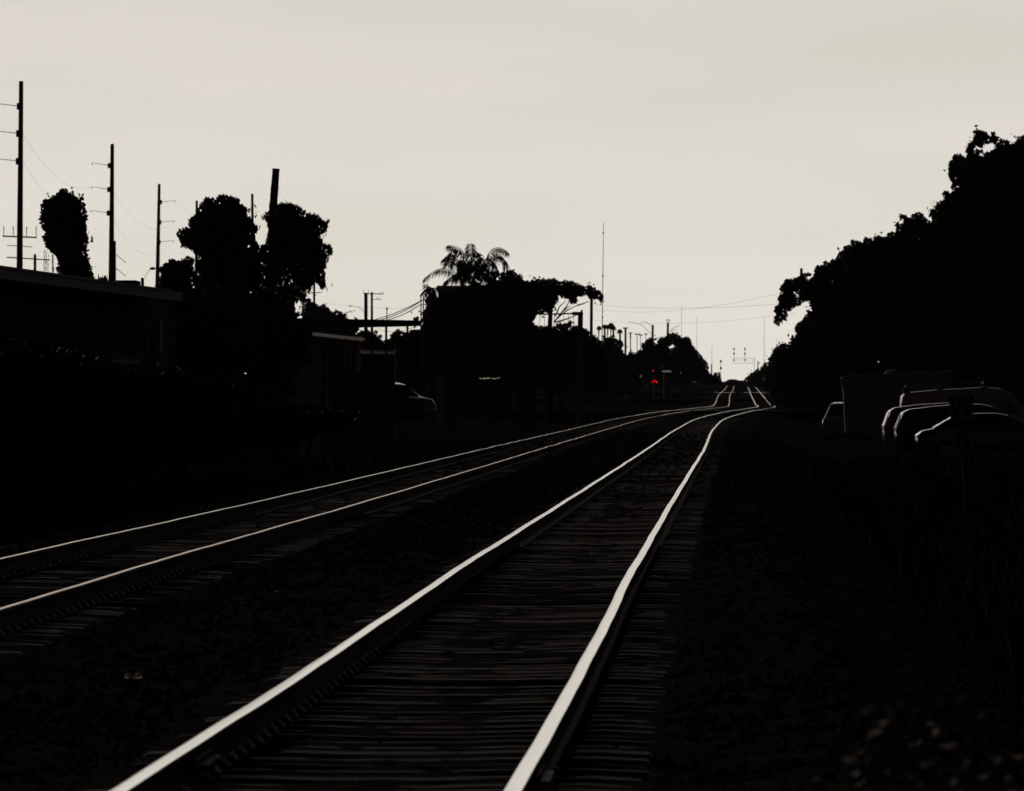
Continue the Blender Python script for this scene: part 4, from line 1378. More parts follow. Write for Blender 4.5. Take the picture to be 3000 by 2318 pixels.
# festoon bulbs
root = thing('festoon_lights', 'short row of glowing yellowish bulbs under the dark trees', 'string lights', W(1435, 1112, 430))
mb = MB()
mb.tube([W(1400, 1106, 430), W(1435, 1109, 430), W(1470, 1108, 430)], .01, 5)
part('wire', mb, M['cable'], root)
for i, x in enumerate((1407, 1411, 1417, 1422.5, 1427, 1433, 1438.5, 1444, 1449, 1455, 1461)):
    mb = MB()
    mb.ball(W(x, 1108.6 + .8 * math.sin(i), 430), .026 * random.uniform(.45, 1.1), 7, 5, (1.3, 1, .9))
    part('bulb', mb, M['warm_lit'], root)
root = thing('shop_sign', 'dim pale shop sign strip with blurred lettering, left of the gantry post', 'sign', W(1540, 1095, 450))
mb = MB()
mb.box(W(1512, 1092, 450), W(1566, 1080, 450.06))
part('board', mb, M['wall_dark'], root)
mb = MB()
for x in (1516, 1521, 1527, 1541, 1546, 1551, 1556, 1561):
    mb.box(W(x, 1089, 449.97), W(x + 3.2, 1083 + random.uniform(0, 1.5), 449.995))
o = part('lettering', mb, M['paper'], root)
o['kind'] = 'stuff'
mb = MB()
mb.box((W(1512, 0, 450).x, 450.07, gz(W(1540, 0, 450).x, 450)), (W(1566, 0, 450).x, 450.5, W(0, 1078, 450).z))
part('support_wall', mb, M['wall_dark'], root)
# far roofs with pale edges
for xa, xb, y, D, lab in ((1832, 1880, 1102, 1030, 'low far building with a long pale roof edge, left of the red lamps'), (1941, 1967, 1088.5, 1060, 'low far building with a short pale roof edge, right of the red lamps')):
    a, e = W(xa, y, D), W(xb, y, D)
    g = gz(a.x, D)
    root = thing('low_shop', lab, 'building', ((a.x + e.x) / 2, D, g))
    mb = MB()
    mb.box((a.x + .2, D, g - .3), (e.x - .2, D + 5, a.z - .05))
    part('wall', mb, M['wall_dark'], root)
    mb = MB()
    mb.add([Vector((a.x, D - .9, a.z - .09)), Vector((e.x, D - .9, a.z - .09)), Vector((e.x, D + 5, a.z + .16)), Vector((a.x, D + 5, a.z + .16)), Vector((a.x, D - .9, a.z - .18)), Vector((e.x, D - .9, a.z - .18)), Vector((e.x, D + 5, a.z + .02)), Vector((a.x, D + 5, a.z + .02))],
           [(0, 1, 2, 3), (7, 6, 5, 4), (0, 4, 5, 1), (1, 5, 6, 2), (2, 6, 7, 3), (3, 7, 4, 0)])
    part('roof', mb, mat('pale_roof_sheet', (.7, .62, .6), rough=.4, spec=.5), root)
# wall behind the right hand vehicles
D = 445
a, e = W(2760, 1060, D), W(3300, 1042, D)
root = thing('warehouse', 'plain dim grey warehouse wall behind the white van', 'building', ((a.x + e.x) / 2, D, gz(a.x, D)))
mb = MB()
bx_ = a.x * (D + 10) / D + .4
for xs_, z_a, z_b, q in ((0, root.location.z - .4, a.z, mb),):
    vs = [Vector((a.x, D, z_a)), Vector((e.x, D, z_a)), Vector((e.x + 2, D + 10, z_a)), Vector((bx_, D + 10, z_a))]
    q.add(vs + [Vector((v.x, v.y, z_b)) for v in vs], [(0, 3, 2, 1), (4, 5, 6, 7), (0, 1, 5, 4), (1, 2, 6, 5), (2, 3, 7, 6), (3, 0, 4, 7)])
part('wall', mb, M['wall_dark'], root)
mb = MB()
mb.box((a.x + .05, D - .1, a.z + .003), (e.x, D + .3, a.z + .25))
part('parapet', mb, M['wall_grey'], root)
# low fence on the right side of the far tracks
D = 760
a, e = W(2262, 1125, D), W(2480, 1125, D)
root = thing('trackside_fence', 'low dark board fence under the right belt, beyond the first crossing', 'fence', ((a.x + e.x) / 2, D, gz(a.x, D)))
mb = MB()
mb.box((a.x, D, root.location.z - .3), (e.x, D + .08, a.z))
part('boards', mb, M['wall_dark'], root)
for i in range(7):
    x = a.x + (e.x - a.x) * i / 6
    mb = MB()
    mb.box((x - .06, D - .10, root.location.z - .3), (x + .06, D - .012, a.z + .15))
    part('post', mb, M['wood_pole'], root)


# ------------------------------------------------------------------ vehicles
def loft_body(profile, hw, belt, tumble, insets=((1.0, .075), (.965, .03), (.90, .008), (.6, 0), (0, 0))):
    """profile: closed (x, z) loop; the body is rounded off towards both sides"""
    cx = sum(p[0] for p in profile) / len(profile)
    zmin = min(p[1] for p in profile)
    zmax = max(p[1] for p in profile)
    cz = (zmin + zmax) / 2
    xl = max(abs(p[0] - cx) for p in profile)
    zl = (zmax - zmin) / 2
    ys = [(-f, i) for f, i in insets] + [(f, i) for f, i in reversed(insets[:-1])]
    mb = MB()
    vs, fs = [], []
    n = len(profile)
    for f, ins in ys:
        for x, z in profile:
            sx = 1 - ins / xl
            sz = 1 - ins / zl
            X = cx + (x - cx) * sx
            Z = cz + (z - cz) * sz if z > cz else z
            y = f * hw
            if z > belt:
                y *= 1 - tumble * (z - belt) / (zmax - belt)
            vs.append((X, y, Z))
    for i in range(len(ys) - 1):
        for k in range(n):
            fs.append((i * n + k, (i + 1) * n + k, (i + 1) * n + (k + 1) % n, i * n + (k + 1) % n))
    fs.append(tuple(range(n)))
    fs.append(tuple((len(ys) - 1) * n + k for k in range(n - 1, -1, -1)))
    return mb.add(vs, fs)


def wheel(root, x, y, r, w=.22):
    mb = MB()
    s = 1 if y > 0 else -1
    mb.tube([(x, y - w / 2, r), (x, y - w * .42, r), (x, y + w * .42, r), (x, y + w / 2, r)], [r * .93, r, r, r * .93], 20)
    t = part('wheel', mb, M['tyre'], root, world=False)
    mb = MB()
    mb.tube([(x, y + s * w * .40, r), (x, y + s * (w / 2 + .008), r)], [r * .66, r * .58], 14)
    part('rim', mb, M['rim'], t, world=False)


def vehicle(name, label, cat, px, D, rotz, prof, hw, belt, tumble, paint, side_win, glass_segs, wheels, wr, lights, roll=-.045, group=None, zoff=0, z=None):
    x = (px - CX) / F * D
    root = thing(name, label, cat, (x, D, (gz(x, D) if z is None else z) + zoff), (0, roll, rotz), group)
    body = part('body', loft_body(prof, hw, belt, tumble), M[paint], root, world=False, smooth=True)
    zmax = max(p[1] for p in prof)

    def yat(z_):
        return hw * (1 - (tumble * (z_ - belt) / (zmax - belt) if z_ > belt else 0))
    for s in (-1, 1):
        for poly in side_win:
            mb = MB()
            mb.prism(poly, lambda u, v, t, s=s: (u, s * (yat(v) + t), v), -.02, .006)
            part('side_window', mb, M['glass'], root, world=False)
    for (xa, za), (xb, zb), nm in glass_segs:
        d = Vector((xb - xa, 0, zb - za)).normalized()
        nn = Vector((-d.z, 0, d.x))
        if nn.z < 0:
            nn = -nn
        ya, yb = yat(za) * .84, yat(zb) * .84
        A0, E0 = Vector((xa, 0, za)), Vector((xb, 0, zb))
        mb = MB()
        o1, o0 = nn * .012, nn * -.02
        mb.add([A0 + o1 + Vector((0, -ya, 0)), A0 + o1 + Vector((0, ya, 0)), E0 + o1 + Vector((0, yb, 0)), E0 + o1 + Vector((0, -yb, 0)), A0 + o0 + Vector((0, -ya, 0)), A0 + o0 + Vector((0, ya, 0)), E0 + o0 + Vector((0, yb, 0)), E0 + o0 + Vector((0, -yb, 0))],
               [(0, 1, 2, 3), (7, 6, 5, 4), (0, 4, 5, 1), (1, 5, 6, 2), (2, 6, 7, 3), (3, 7, 4, 0)])
        part(nm, mb, M['glass'], root, world=False)
    for wx in wheels:
        for s in (-1, 1):
            wheel(root, wx, s * (hw - .10), wr)
    for (lx, lz, lw, lh, nm, mk) in lights:
        for s in (-1, 1):
            mb = MB()
            mb.ball((lx, s * (hw - .16), lz), 1, 8, 6, (lw, .15, lh))
            part(nm, mb, M[mk], root, world=False, smooth=True)
    return root, yat


VG = 'vehicles parked behind the signs on the right'
# minivan-like car 1 (nose to the right), behind the other two
prof1 = [(-2.45, .35), (-2.50, .62), (-2.47, .95), (-2.36, 1.28), (-2.22, 1.60), (-2.02, 1.70), (-1.2, 1.765), (-.2, 1.79), (.55, 1.755), (.85, 1.68), (1.62, 1.13), (2.25, .98), (2.46, .80), (2.52, .5), (2.46, .3), (1.9, .22), (-1.9, .22)]
r1, ya = vehicle('parked_car', 'silver people carrier, farthest of the three nose right cars', 'car', 2790, 285, 0.0, prof1, .94, 1.02, .20, 'paint_silver',
             [[(-2.12, 1.08), (-1.98, 1.55), (-1.05, 1.62), (-1.05, 1.08)], [(-.97, 1.08), (-.97, 1.62), (.05, 1.63), (.05, 1.08)], [(.13, 1.08), (.13, 1.63), (.55, 1.6), (1.22, 1.1)]],
             [((.88, 1.655), (1.55, 1.18), 'windshield'), ((-2.46, 1.05), (-2.26, 1.55), 'rear_window')], (-1.5, 1.55), .33,
             [(-2.44, .95, .05, .16, 'tail_light', 'lamp_red_off'), (2.36, .80, .12, .08, 'headlight', 'lamp_clear')], group=VG)
prof2 = [(-2.30, .35), (-2.36, .6), (-2.33, .95), (-2.20, 1.30), (-2.08, 1.56), (-1.85, 1.66), (-1.0, 1.73), (-.1, 1.76), (.6, 1.73), (.95, 1.64), (1.65, 1.12), (2.2, 1.0), (2.38, .8), (2.42, .5), (2.36, .3), (1.8, .22), (-1.8, .22)]
r2, ya = vehicle('parked_car', 'black estate car, middle of the three nose right cars', 'car', 2826, 268, 0.0, prof2, .92, 1.02, .2, 'paint_black',
             [[(-1.98, 1.08), (-1.85, 1.52), (-1.0, 1.6), (-1.0, 1.08)], [(-.92, 1.08), (-.92, 1.6), (.1, 1.62), (.1, 1.08)], [(.18, 1.08), (.18, 1.62), (.6, 1.59), (1.28, 1.1)]],
             [((.98, 1.615), (1.6, 1.16), 'windshield'), ((-2.32, 1.05), (-2.12, 1.5), 'rear_window')], (-1.4, 1.5), .33,
             [(-2.30, .95, .05, .14, 'tail_light', 'lamp_red_off'), (2.28, .80, .12, .08, 'headlight', 'lamp_clear')], group=VG)
prof3 = [(-2.25, .35), (-2.30, .6), (-2.28, .85), (-2.12, .98), (-1.75, 1.04), (-1.35, 1.28), (-1.05, 1.40), (-.4, 1.47), (.25, 1.46), (.62, 1.38), (1.28, 1.0), (2.0, .88), (2.25, .72), (2.32, .5), (2.26, .3), (1.7, .2), (-1.7, .2)]
r3, ya = vehicle('parked_car', 'dark green saloon car, lowest and nearest of the three nose right cars', 'car', 2893, 255, 0.0, prof3, .89, .92, .22, 'paint_dark',
             [[(-1.3, .98), (-1.0, 1.30), (-.4, 1.37), (-.4, .96)], [(-.32, .96), (-.32, 1.37), (.22, 1.36), (.52, 1.28), (.98, .98)]],
             [((.66, 1.355), (1.22, 1.04), 'windshield'), ((-1.72, 1.06), (-1.12, 1.37), 'rear_window')], (-1.4, 1.4), .32,
             [(-2.24, .80, .06, .08, 'tail_light', 'lamp_red_off'), (2.18, .70, .12, .07, 'headlight', 'lamp_clear')], group=VG)
# white high roof van, nose right, ladder rack
profv = [(-2.92, .4), (-2.95, .7), (-2.93, 1.6), (-2.84, 2.28), (-2.70, 2.42), (-1.5, 2.47), (.3, 2.49), (1.0, 2.42), (1.35, 2.24), (2.05, 1.42), (2.70, 1.15), (2.92, .95), (2.97, .55), (2.9, .35), (2.2, .25), (-2.3, .25)]
D = 305
rv, ya = vehicle('white_van', 'white high roof van with a ladder rack, behind the three nose right cars', 'van', 2862, D, 0.0, profv, 1.0, 1.3, .12, 'paint_white',
             [[(-.35, 1.45), (-.35, 1.98), (.42, 2.0), (.42, 1.45)], [(.85, 1.40), (.85, 1.95), (1.3, 1.92), (1.78, 1.42)]],
             [((1.38, 2.20), (2.0, 1.47), 'windshield')], (-1.8, 1.9), .36,
             [(-2.93, 1.55, .05, .25, 'tail_light', 'lamp_red_off'), (2.80, .98, .12, .1, 'headlight', 'lamp_clear')], group=VG, zoff=-.22)
mb = MB()
mb.tube([(-2.75, .72, 2.64), (.45, .72, 2.70)], .025, 6)
lr = part('ladder_rack', mb, M['galv'], rv, world=False)
for x in (-2.65, -1.35, .35):
    mb = MB()
    for s in (-1, 1):
        mb.box((x - .12, s * .72 - .06, 2.36), (x + .12, s * .72 + .06, 2.56))
        mb.tube([(x, s * .72, 2.5), (x, s * .72, 2.78)], .025, 6)
    mb.tube([(x, -.78, 2.66), (x, .78, 2.66)], .025, 6)
    part('rack_bar', mb, M['galv'], lr, world=False)
mb = MB()
mb.tube([(-3.45, -.70, 2.62), (.75, -.70, 2.74)], .028, 8)
mb.tube([(-3.5, -.70, 2.62), (-3.3, -.70, 2.63)], .05, 8)
part('pipe', mb, M['galv'], lr, world=False)
mb = MB()
for z0 in (1.75, 1.95):
    mb.box((-2.965, -.72, z0), (-2.93, -.2, z0 + .14))
part('rear_window', mb, M['glass'], rv, world=False)
# grey box trailer
D = 345
x = (2478 - CX) / F * D
z0 = gz(x + 2.4, D)
LT = 318 / F * D
root = thing('box_trailer', 'grey box trailer behind the white van, with a pale scoop on its roof', 'trailer', (x + LT / 2, D, z0), (0, -.055, -.03), VG)
TH = EZ + 15 * D / F - z0
HL = LT / 2
bx = part('cargo_box', MB().box((-HL, -1.15, .55), (HL, 1.15, TH - .10)), M['truck_box'], root, world=False)
mb = MB()
mb.box((-HL - .05, -1.2, TH - .10 + .003), (HL + .05, 1.2, TH - .03))
mb.tube([(-HL - .05, -1.2, TH - .06), (HL + .05, -1.2, TH - .06)], .055, 12)
part('roof_trim', mb, mat('tan_roof_trim', (.60, .44, .32), (.46, .34, .25), rough=.45, spec=.5), bx, world=False)
mb = MB()
mb.box((-HL - .045, -1.19, TH - .40), (-HL - .003, 1.19, TH - .103))
part('front_cap', mb, M['wall_dark'], bx, world=False)
sx = (2600 - 2478) / F * D - HL
mb = MB()
mb.add([(sx, -1.0, TH - .03), (sx + .10, -1.0, TH + .10), (sx + .54, -1.0, TH + .22), (sx + .36, -1.0, TH - .03), (sx, .3, TH - .03), (sx + .10, .3, TH + .10), (sx + .54, .3, TH + .22), (sx + .36, .3, TH - .03)],
       [(0, 1, 2, 3), (7, 6, 5, 4), (0, 4, 5, 1), (1, 5, 6, 2), (2, 6, 7, 3), (3, 7, 4, 0)])
part('roof_scoop', mb, M['white'], bx, world=False, label='pale wedge shaped scoop on the trailer roof')
for wx in (.6, 1.45):
    for q in (-1, 1):
        wheel(root, wx, q * 1.0, .36)
mb = MB()
mb.tube([(-HL + .5, -.6, .55), (-HL + .5, -.6, .02)], .05, 8)
part('support_leg', mb, M['plastic'], root, world=False)
vehicle('parked_car', 'pale people carrier seen from the front, half hidden behind the box trailer', 'car', 2484, 358, -math.pi / 2 - .14, prof1, .94, 1.02, .22, 'paint_silver',
        [[(-2.12, 1.08), (-1.98, 1.55), (-1.05, 1.62), (-1.05, 1.08)], [(-.97, 1.08), (-.97, 1.62), (.05, 1.63), (.05, 1.08)], [(.13, 1.08), (.13, 1.63), (.55, 1.6), (1.22, 1.1)]],
        [((.88, 1.655), (1.55, 1.18), 'windshield')], (-1.5, 1.55), .33,
        [(-2.44, .95, .05, .16, 'tail_light', 'lamp_red_off'), (2.36, .80, .12, .10, 'headlight', 'lamp_clear')], roll=0, group=VG)

# crossing car far away, parked car on the left
D = 1657
vehicle('crossing_car', 'dark saloon car silhouetted on the far crossing at the end of the tracks', 'car', 2143, D, math.pi, prof3, .89, .92, .18, 'paint_black',
        [[(-1.3, .98), (-1.0, 1.30), (-.4, 1.37), (-.4, .96)], [(-.32, .96), (-.32, 1.37), (.22, 1.36), (.52, 1.28), (.98, .98)]],
        [((.66, 1.355), (1.22, 1.04), 'windshield'), ((-1.72, 1.06), (-1.12, 1.37), 'rear_window')], (-1.4, 1.4), .32, [(-2.24, .80, .06, .08, 'tail_light', 'lamp_red_off')], roll=0, z=float(zT(D)))
D = 1690
root = thing('flatbed_trailer', 'low dark flat trailer just right of the crossing car', 'trailer', (W(2171, 1120, D).x, D, float(zT(D))))
mb = MB()
a, e = W(2162, 1120, D), W(2181, 1114.5, D)
mb.box((a.x, D - 1, root.location.z + .5), (e.x, D + 1, e.z))
part('bed', mb, M['wall_dark'], root)
for x in (a.x + .35, e.x - .35):
    mb = MB()
    mb.tube([(x, D - 1.0, root.location.z + .3), (x, D + 1.0, root.location.z + .3)], .3, 12)
    part('wheel', mb, M['tyre'], root)
vehicle('parked_car', 'dark car with a glinting windscreen, parked between the awning shop and the brick wall', 'car', 1110, 345, -.5, prof2, .92, 1.02, .2, 'paint_dark',
        [[(-1.98, 1.08), (-1.85, 1.52), (-1.0, 1.6), (-1.0, 1.08)], [(-.92, 1.08), (-.92, 1.6), (.1, 1.62), (.1, 1.08)], [(.18, 1.08), (.18, 1.62), (.6, 1.59), (1.28, 1.1)]],
        [((.98, 1.615), (1.6, 1.16), 'windshield'), ((-2.32, 1.05), (-2.12, 1.5), 'rear_window')], (-1.4, 1.5), .33,
        [(-2.30, .95, .05, .14, 'tail_light', 'lamp_red_off'), (2.28, .80, .12, .08, 'headlight', 'lamp_clear')], roll=0, z=-.35)

# ------------------------------------------------------------------ whistle post signs
D = 110
tilt = -.055
base = W(2840, 1500, D)
gzb = gz(base.x, D)
root = thing('whistle_post', 'leaning trackside post with a faded W board above an S board, before the parked cars', 'railway sign', (base.x, D, gzb), (0, tilt, 0))
up = (W(2800, 1158, D) - Vector((base.x, D, gzb))).length


def text_mesh(ch, size):
    cu = bpy.data.curves.new('letter_curve', 'FONT')
    cu.body = ch
    cu.size = size
    cu.align_x = 'CENTER'
    cu.align_y = 'CENTER'
    cu.offset = size * .035
    cu.extrude = .002
    o = bpy.data.objects.new('letter_temp', cu)
    COL.objects.link(o)
    bpy.context.view_layer.update()
    me = bpy.data.meshes.new_from_object(o.evaluated_get(bpy.context.evaluated_depsgraph_get()))
    vs = [tuple(v.co) for v in me.vertices]
    fs = [tuple(p.vertices) for p in me.polygons]
    bpy.data.objects.remove(o)
    bpy.data.meshes.remove(me)
    return vs, fs


mb = MB()
mb.box((-.03, -.03, -.3), (.03, .03, up - .02))
part('post', mb, M['pole_steel'], root, world=False)
for ch, cy, hw, hh in (('W', 1196, .156, .172), ('S', 1291, .162, .19)):
    zc = (W(0, cy, D).z - gzb)
    mb = MB()
    mb.box((-hw, -.048, zc - hh), (hw, -.033, zc + hh))
    bd = part('sign_board', mb, M['sign_white'], root, world=False, label=f'faded white board bearing the letter {ch}')
    vs, fs = text_mesh(ch, .40 if ch == 'W' else .38)
    mb = MB()
    mb.add([(x * (.86 if ch == 'W' else 1), -.0535 - z, zc + y) for x, y, z in vs], fs)
    part('letter', mb, M['sign_black'], bd, world=False)

# ------------------------------------------------------------------ litter between the tracks
c = W(392, 2000, 41.5)
zb = float(zT(41.5)) - .28
D = (EZ - zb) * F / (2005 - YH)
mb = MB()
rp = random.Random(9)
nu, nv = 11, 7
vs, fs = [], []
for i in range(nu):
    for k in range(nv):
        u, v = i / (nu - 1), k / (nv - 1)
        hgt = (.042 + .022 * math.cos(u * 6.5)) * math.sin(math.pi * (.08 + .92 * v)) * (.75 + .25 * math.sin(math.pi * u))
        vs.append(((390 - CX) / F * D - .052 + .104 * u + rp.uniform(-.004, .004), D - .035 + .07 * v + rp.uniform(-.005, .005), zb + .035 + hgt * (1 + .2 * rp.uniform(-1, 1)) * (.35 + .65 * min(1, 4 * u * (1 - u) + .3))))
for i in range(nu - 1):
    for k in range(nv - 1):
        fs.append((i * nv + k, (i + 1) * nv + k, (i + 1) * nv + k + 1, i * nv + k + 1))
mb.add(vs, fs)
solo('paper_scrap', mb, M['thin_paper'], 'crumpled pale paper bag on the ballast left of the broad bright rail', 'litter')
D = (EZ - zb) * F / (1752 - YH)
mb = MB()
p = Vector(((818 - CX) / F * D, D, zb))
mb.ball(p + Vector((0, 0, .045)), .038, 8, 6, (1.2, .8, .6), .2)
solo('wrapper', mb, M['can_blue'], 'bluish crushed wrapper between the two tracks, beside a reddish one', 'litter', 'crushed wrappers between the tracks')
mb = MB()
p = Vector(((840 - CX) / F * D, D, zb))
mb.ball(p + Vector((0, 0, .045)), .036, 8, 6, (1.2, .8, .55), .2)
solo('wrapper', mb, M['can_red'], 'reddish crushed wrapper between the two tracks, right of the bluish one', 'litter', 'crushed wrappers between the tracks')
D = (EZ - zb) * F / (1660 - YH)
mb = MB()
p = Vector(((1110 - CX) / F * D, D, zb + .05))
mb.tube([p, p + Vector((.035, 0, -.004)), p + Vector((.06, .02, -.012)), p + Vector((.075, .03, -.012))], .003, 5)
solo('wire_scrap', mb, M['bright_wire'], 'short bright bent wire on the ballast between the tracks', 'litter')

# ------------------------------------------------------------------ grass and near weeds
def grass(n, vr, Dr, hr, name, label):
    D = Dr[0] + (Dr[1] - Dr[0]) * RNG.random(n) ** 1.6
    v = RNG.uniform(vr[0], vr[1], n)
    x = xR(D) + v
    z = np.array([ground_z(a, b_) for a, b_ in zip(D, v)])
    cl = .55 + .45 * np.sin(x * 2.1 + D * .9) * np.sin(D * .35 - x)
    h = RNG.uniform(hr[0], hr[1], n) * np.clip(cl + .3, .3, 1.3)
    a = RNG.uniform(0, 6.28, n)
    w = RNG.uniform(.006, .012, n) * np.maximum(1, D / 60)
    bend = RNG.uniform(-.35, .35, (n, 2)) * h[:, None]
    P = np.stack([x, D, z], 1)
    s = np.stack([np.cos(a) * w, np.sin(a) * w, np.zeros(n)], 1)
    mid = P + np.stack([bend[:, 0] * .35, bend[:, 1] * .35, h * .6], 1)
    tip = P + np.stack([bend[:, 0], bend[:, 1], h], 1)
    V = np.stack([P - s, P + s, mid + s * .8, tip, mid - s * .8], 1).reshape(-1, 3)
    Fc = np.arange(5 * n).reshape(-1, 5)
    o = mesh_obj(name, V, Fc, M['grass'])
    o['kind'] = 'stuff'
    o['label'] = label


grass(30000, (3.3, 14), (24, 230), (.12, .55), 'grass', 'dark rough grass on the bank right of the tracks')
grass(16000, (-20, -8.2), (60, 330), (.12, .5), 'grass', 'dark rough grass on the bank left of the tracks')


def weed(px, py, D, label, seed):
    rnd = random.Random(seed)
    top = W(px, py, D)
    g = gz(top.x, D)
    r = thing('tall_weed', label, 'weed', (top.x, D, g), group='blurred tall weeds at the lower right')
    st, lv = MB(), MB()
    h = top.z - g
    for k in range(4):
        a = 2 * math.pi * k / 4 + rnd.uniform(-.5, .5)
        hh = h * rnd.uniform(.7, 1.0) if k else h
        sp = rnd.uniform(.02, .09) if k else .01
        pts = [Vector((top.x + math.cos(a) * sp * i / 4, D + math.sin(a) * sp * 1.5 * i / 4, g - .05 + (hh + .05) * i / 4)) for i in range(5)]
        st.tube(pts, [.006, .005, .004, .003, .002], 5)
        for i in range(26):
            t = .2 + .8 * i / 25
            j = min(int(t * 4), 3)
            p = pts[j].lerp(pts[j + 1], t * 4 - j)
            b = rnd.uniform(0, 6.28)
            v = Vector((math.cos(b), math.sin(b), rnd.uniform(-.2, .9))).normalized()
            ll = rnd.uniform(.035, .085) * (1.15 - .4 * t)
            w = v.cross(Vector((rnd.uniform(-.4, .4), rnd.uniform(-.4, .4), 1))).normalized() * ll * .36
            q = p + v * ll * .5
            lv.add([p, q + w, p + v * ll - Vector((0, 0, .25 * ll)), q - w], [(0, 1, 2, 3)])
    part('stem', st, M['grass'], r)
    part('leaves', lv, M['weed'], r)


for i, (px, py, D, lab) in enumerate(((2512, 1985, 17, 'tallest left weed of the blurred weeds at the lower right'), (2572, 1998, 16.2, 'weed just right of the tallest left one'), (2480, 2105, 15.4, 'lower weed left of the tall pair'), (2668, 2085, 16.0, 'weed in the middle of the blurred weeds'),
                                      (2772, 2015, 17.2, 'tall weed right of the middle one'), (2838, 2050, 16.6, 'shorter weed beside the tall right one'), (2505, 2195, 14.6, 'low weed close to the bottom edge, under the tall pair'), (2400, 2262, 14.0, 'leftmost low weed cut off by the bottom edge'),
                                      (2692, 2245, 14.2, 'low weed at the bottom edge below the middle one'), (2905, 2235, 14.4, 'low weed nearest the lower right corner'), (2968, 2060, 17.5, 'weed at the right edge of the photo'))):
    weed(px, py, D, lab, i + 40)

# ------------------------------------------------------------------ sky, sun, camera
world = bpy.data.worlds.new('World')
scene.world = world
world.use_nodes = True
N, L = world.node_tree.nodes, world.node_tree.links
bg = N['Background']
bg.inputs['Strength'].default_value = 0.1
SUN_EL, SUN_AZ = math.radians(24), math.radians(-32)
sky = N.new('ShaderNodeTexSky')
sky.sky_type = 'NISHITA'
sky.sun_disc = False
sky.sun_elevation = SUN_EL
sky.sun_rotation = SUN_AZ
sky.dust_density = 4
tc = N.new('ShaderNodeTexCoord')
sep = N.new('ShaderNodeSeparateXYZ')
L.new(tc.outputs['Generated'], sep.inputs[0])


def maprange(src, a, b_, c, d, smooth=True):
    n = N.new('ShaderNodeMapRange')
    n.interpolation_type = 'SMOOTHSTEP' if smooth else 'LINEAR'
    n.inputs['From Min'].default_value = a
    n.inputs['From Max'].default_value = b_
    n.inputs['To Min'].default_value = c
    n.inputs['To Max'].default_value = d
    L.new(src, n.inputs['Value'])
    return n.outputs['Result']


def mul(a, b_):
    n = N.new('ShaderNodeMath')
    n.operation = 'MULTIPLY'
    for i, q in enumerate((a, b_)):
        if isinstance(q, (int, float)):
            n.inputs[i].default_value = q
        else:
            L.new(q, n.inputs[i])
    return n.outputs[0]


# gap: bright sky band ahead; unseen sky around it shaped dark for black ground
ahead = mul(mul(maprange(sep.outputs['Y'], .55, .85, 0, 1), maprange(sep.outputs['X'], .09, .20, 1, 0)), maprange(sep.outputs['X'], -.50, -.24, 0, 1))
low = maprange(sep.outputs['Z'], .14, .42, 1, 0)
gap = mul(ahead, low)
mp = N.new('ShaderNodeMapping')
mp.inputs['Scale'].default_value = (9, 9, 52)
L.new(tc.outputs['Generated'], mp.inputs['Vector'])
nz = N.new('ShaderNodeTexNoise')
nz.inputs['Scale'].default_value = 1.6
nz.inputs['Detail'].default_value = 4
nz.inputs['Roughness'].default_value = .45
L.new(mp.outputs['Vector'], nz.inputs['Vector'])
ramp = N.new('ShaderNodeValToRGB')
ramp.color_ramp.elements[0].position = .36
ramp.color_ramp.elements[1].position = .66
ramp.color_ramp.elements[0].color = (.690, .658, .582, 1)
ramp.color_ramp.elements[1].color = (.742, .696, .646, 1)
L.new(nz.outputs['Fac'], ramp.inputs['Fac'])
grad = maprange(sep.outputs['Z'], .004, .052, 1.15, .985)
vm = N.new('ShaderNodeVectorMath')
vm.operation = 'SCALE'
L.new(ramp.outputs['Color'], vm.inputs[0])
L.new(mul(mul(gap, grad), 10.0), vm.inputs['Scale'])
unseen_sky = N.new('ShaderNodeVectorMath')
unseen_sky.operation = 'MULTIPLY'
unseen_sky.inputs[1].default_value = (.030, .0150, .0205)
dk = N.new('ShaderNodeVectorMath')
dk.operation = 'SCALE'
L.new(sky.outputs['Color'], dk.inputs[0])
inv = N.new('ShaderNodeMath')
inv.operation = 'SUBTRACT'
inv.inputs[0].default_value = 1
L.new(gap, inv.inputs[1])
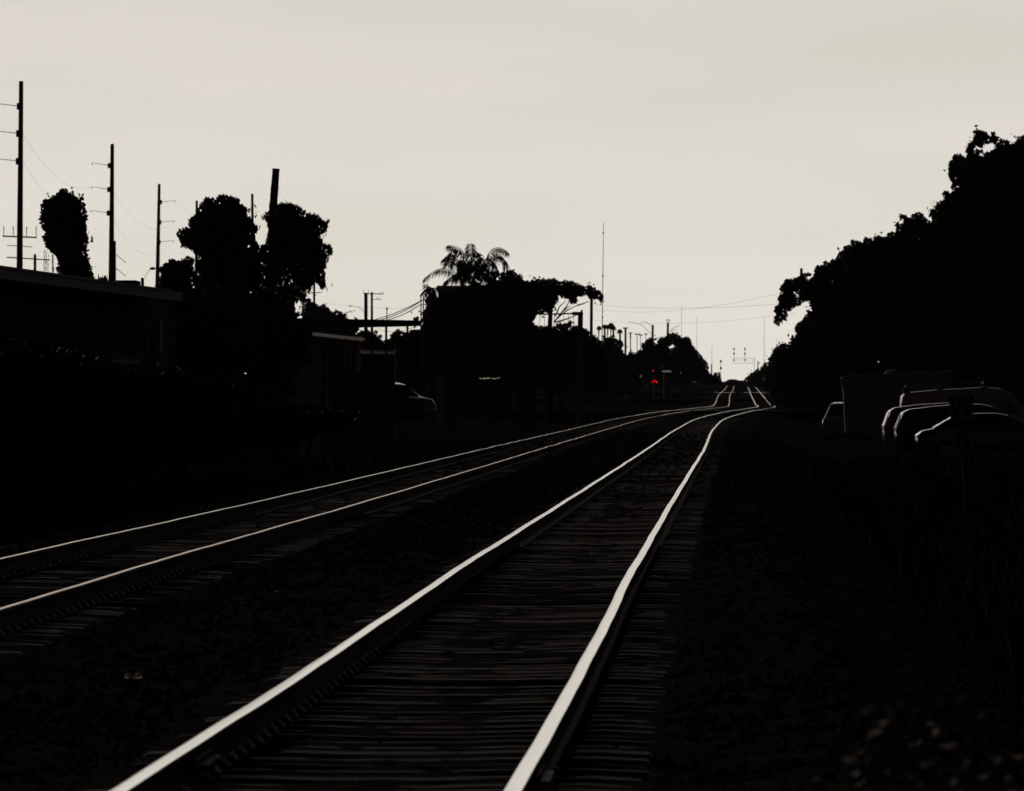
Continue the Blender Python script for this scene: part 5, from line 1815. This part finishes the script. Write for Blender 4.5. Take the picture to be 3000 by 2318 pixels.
L.new(mul(mul(maprange(sep.outputs['Z'], .15, .55, 1, .07), inv.outputs[0]), maprange(sep.outputs['Y'], -.3, .1, 2.6, 1)), dk.inputs['Scale'])  # unseen low sky behind the camera brightened to light camera-facing walls
L.new(dk.outputs['Vector'], unseen_sky.inputs[0])
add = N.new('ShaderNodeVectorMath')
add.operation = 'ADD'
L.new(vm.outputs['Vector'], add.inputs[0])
L.new(unseen_sky.outputs['Vector'], add.inputs[1])
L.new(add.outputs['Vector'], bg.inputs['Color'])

mb = MB()
mb.box((-3100, -60, -4), (3100, 3900, 70))
hz = mesh_obj('haze', mb.v, mb.f, [])
hz['kind'] = 'stuff'
hz['label'] = 'thin evening haze over the whole scene'
hm = bpy.data.materials.new('thin_haze')
hm.use_nodes = True
hn = hm.node_tree.nodes
hn.remove(hn['Principled BSDF'])
pv = hn.new('ShaderNodeVolumePrincipled')
pv.inputs['Color'].default_value = (.88, .88, 1, 1)
pv.inputs['Density'].default_value = .000022
pv.inputs['Anisotropy'].default_value = .45
hm.node_tree.links.new(pv.outputs['Volume'], hn['Material Output'].inputs['Volume'])
hz.data.materials.append(hm)
sun = bpy.data.lights.new('sun', 'SUN')
sun.energy = 0.25
sun.angle = math.radians(12)
sun.color = (1.0, .86, .70)
so = bpy.data.objects.new('sun', sun)
COL.objects.link(so)
dirv = Vector((math.sin(SUN_AZ) * math.cos(SUN_EL), math.cos(SUN_AZ) * math.cos(SUN_EL), math.sin(SUN_EL)))
so.rotation_euler = dirv.to_track_quat('Z', 'Y').to_euler()
so.location = (0, 0, 60)

cam = bpy.data.cameras.new('camera')
cam.sensor_width = 36
cam.lens = F / 3000 * 36
cam.shift_y = -(2318 / 2 - YH) / 3000
cam.clip_start = .5
cam.clip_end = 20000
cam.dof.use_dof = True
cam.dof.focus_distance = 110
cam.dof.aperture_fstop = 16
co = bpy.data.objects.new('camera', cam)
co.location = (0, 0, EZ)
co.rotation_euler = (math.pi / 2, 0, 0)
COL.objects.link(co)
scene.camera = co
scene.view_settings.view_transform = 'Standard'
scene.view_settings.look = 'None'
scene.view_settings.exposure = 0
scene.view_settings.gamma = 1
scene.cycles.max_bounces = 5
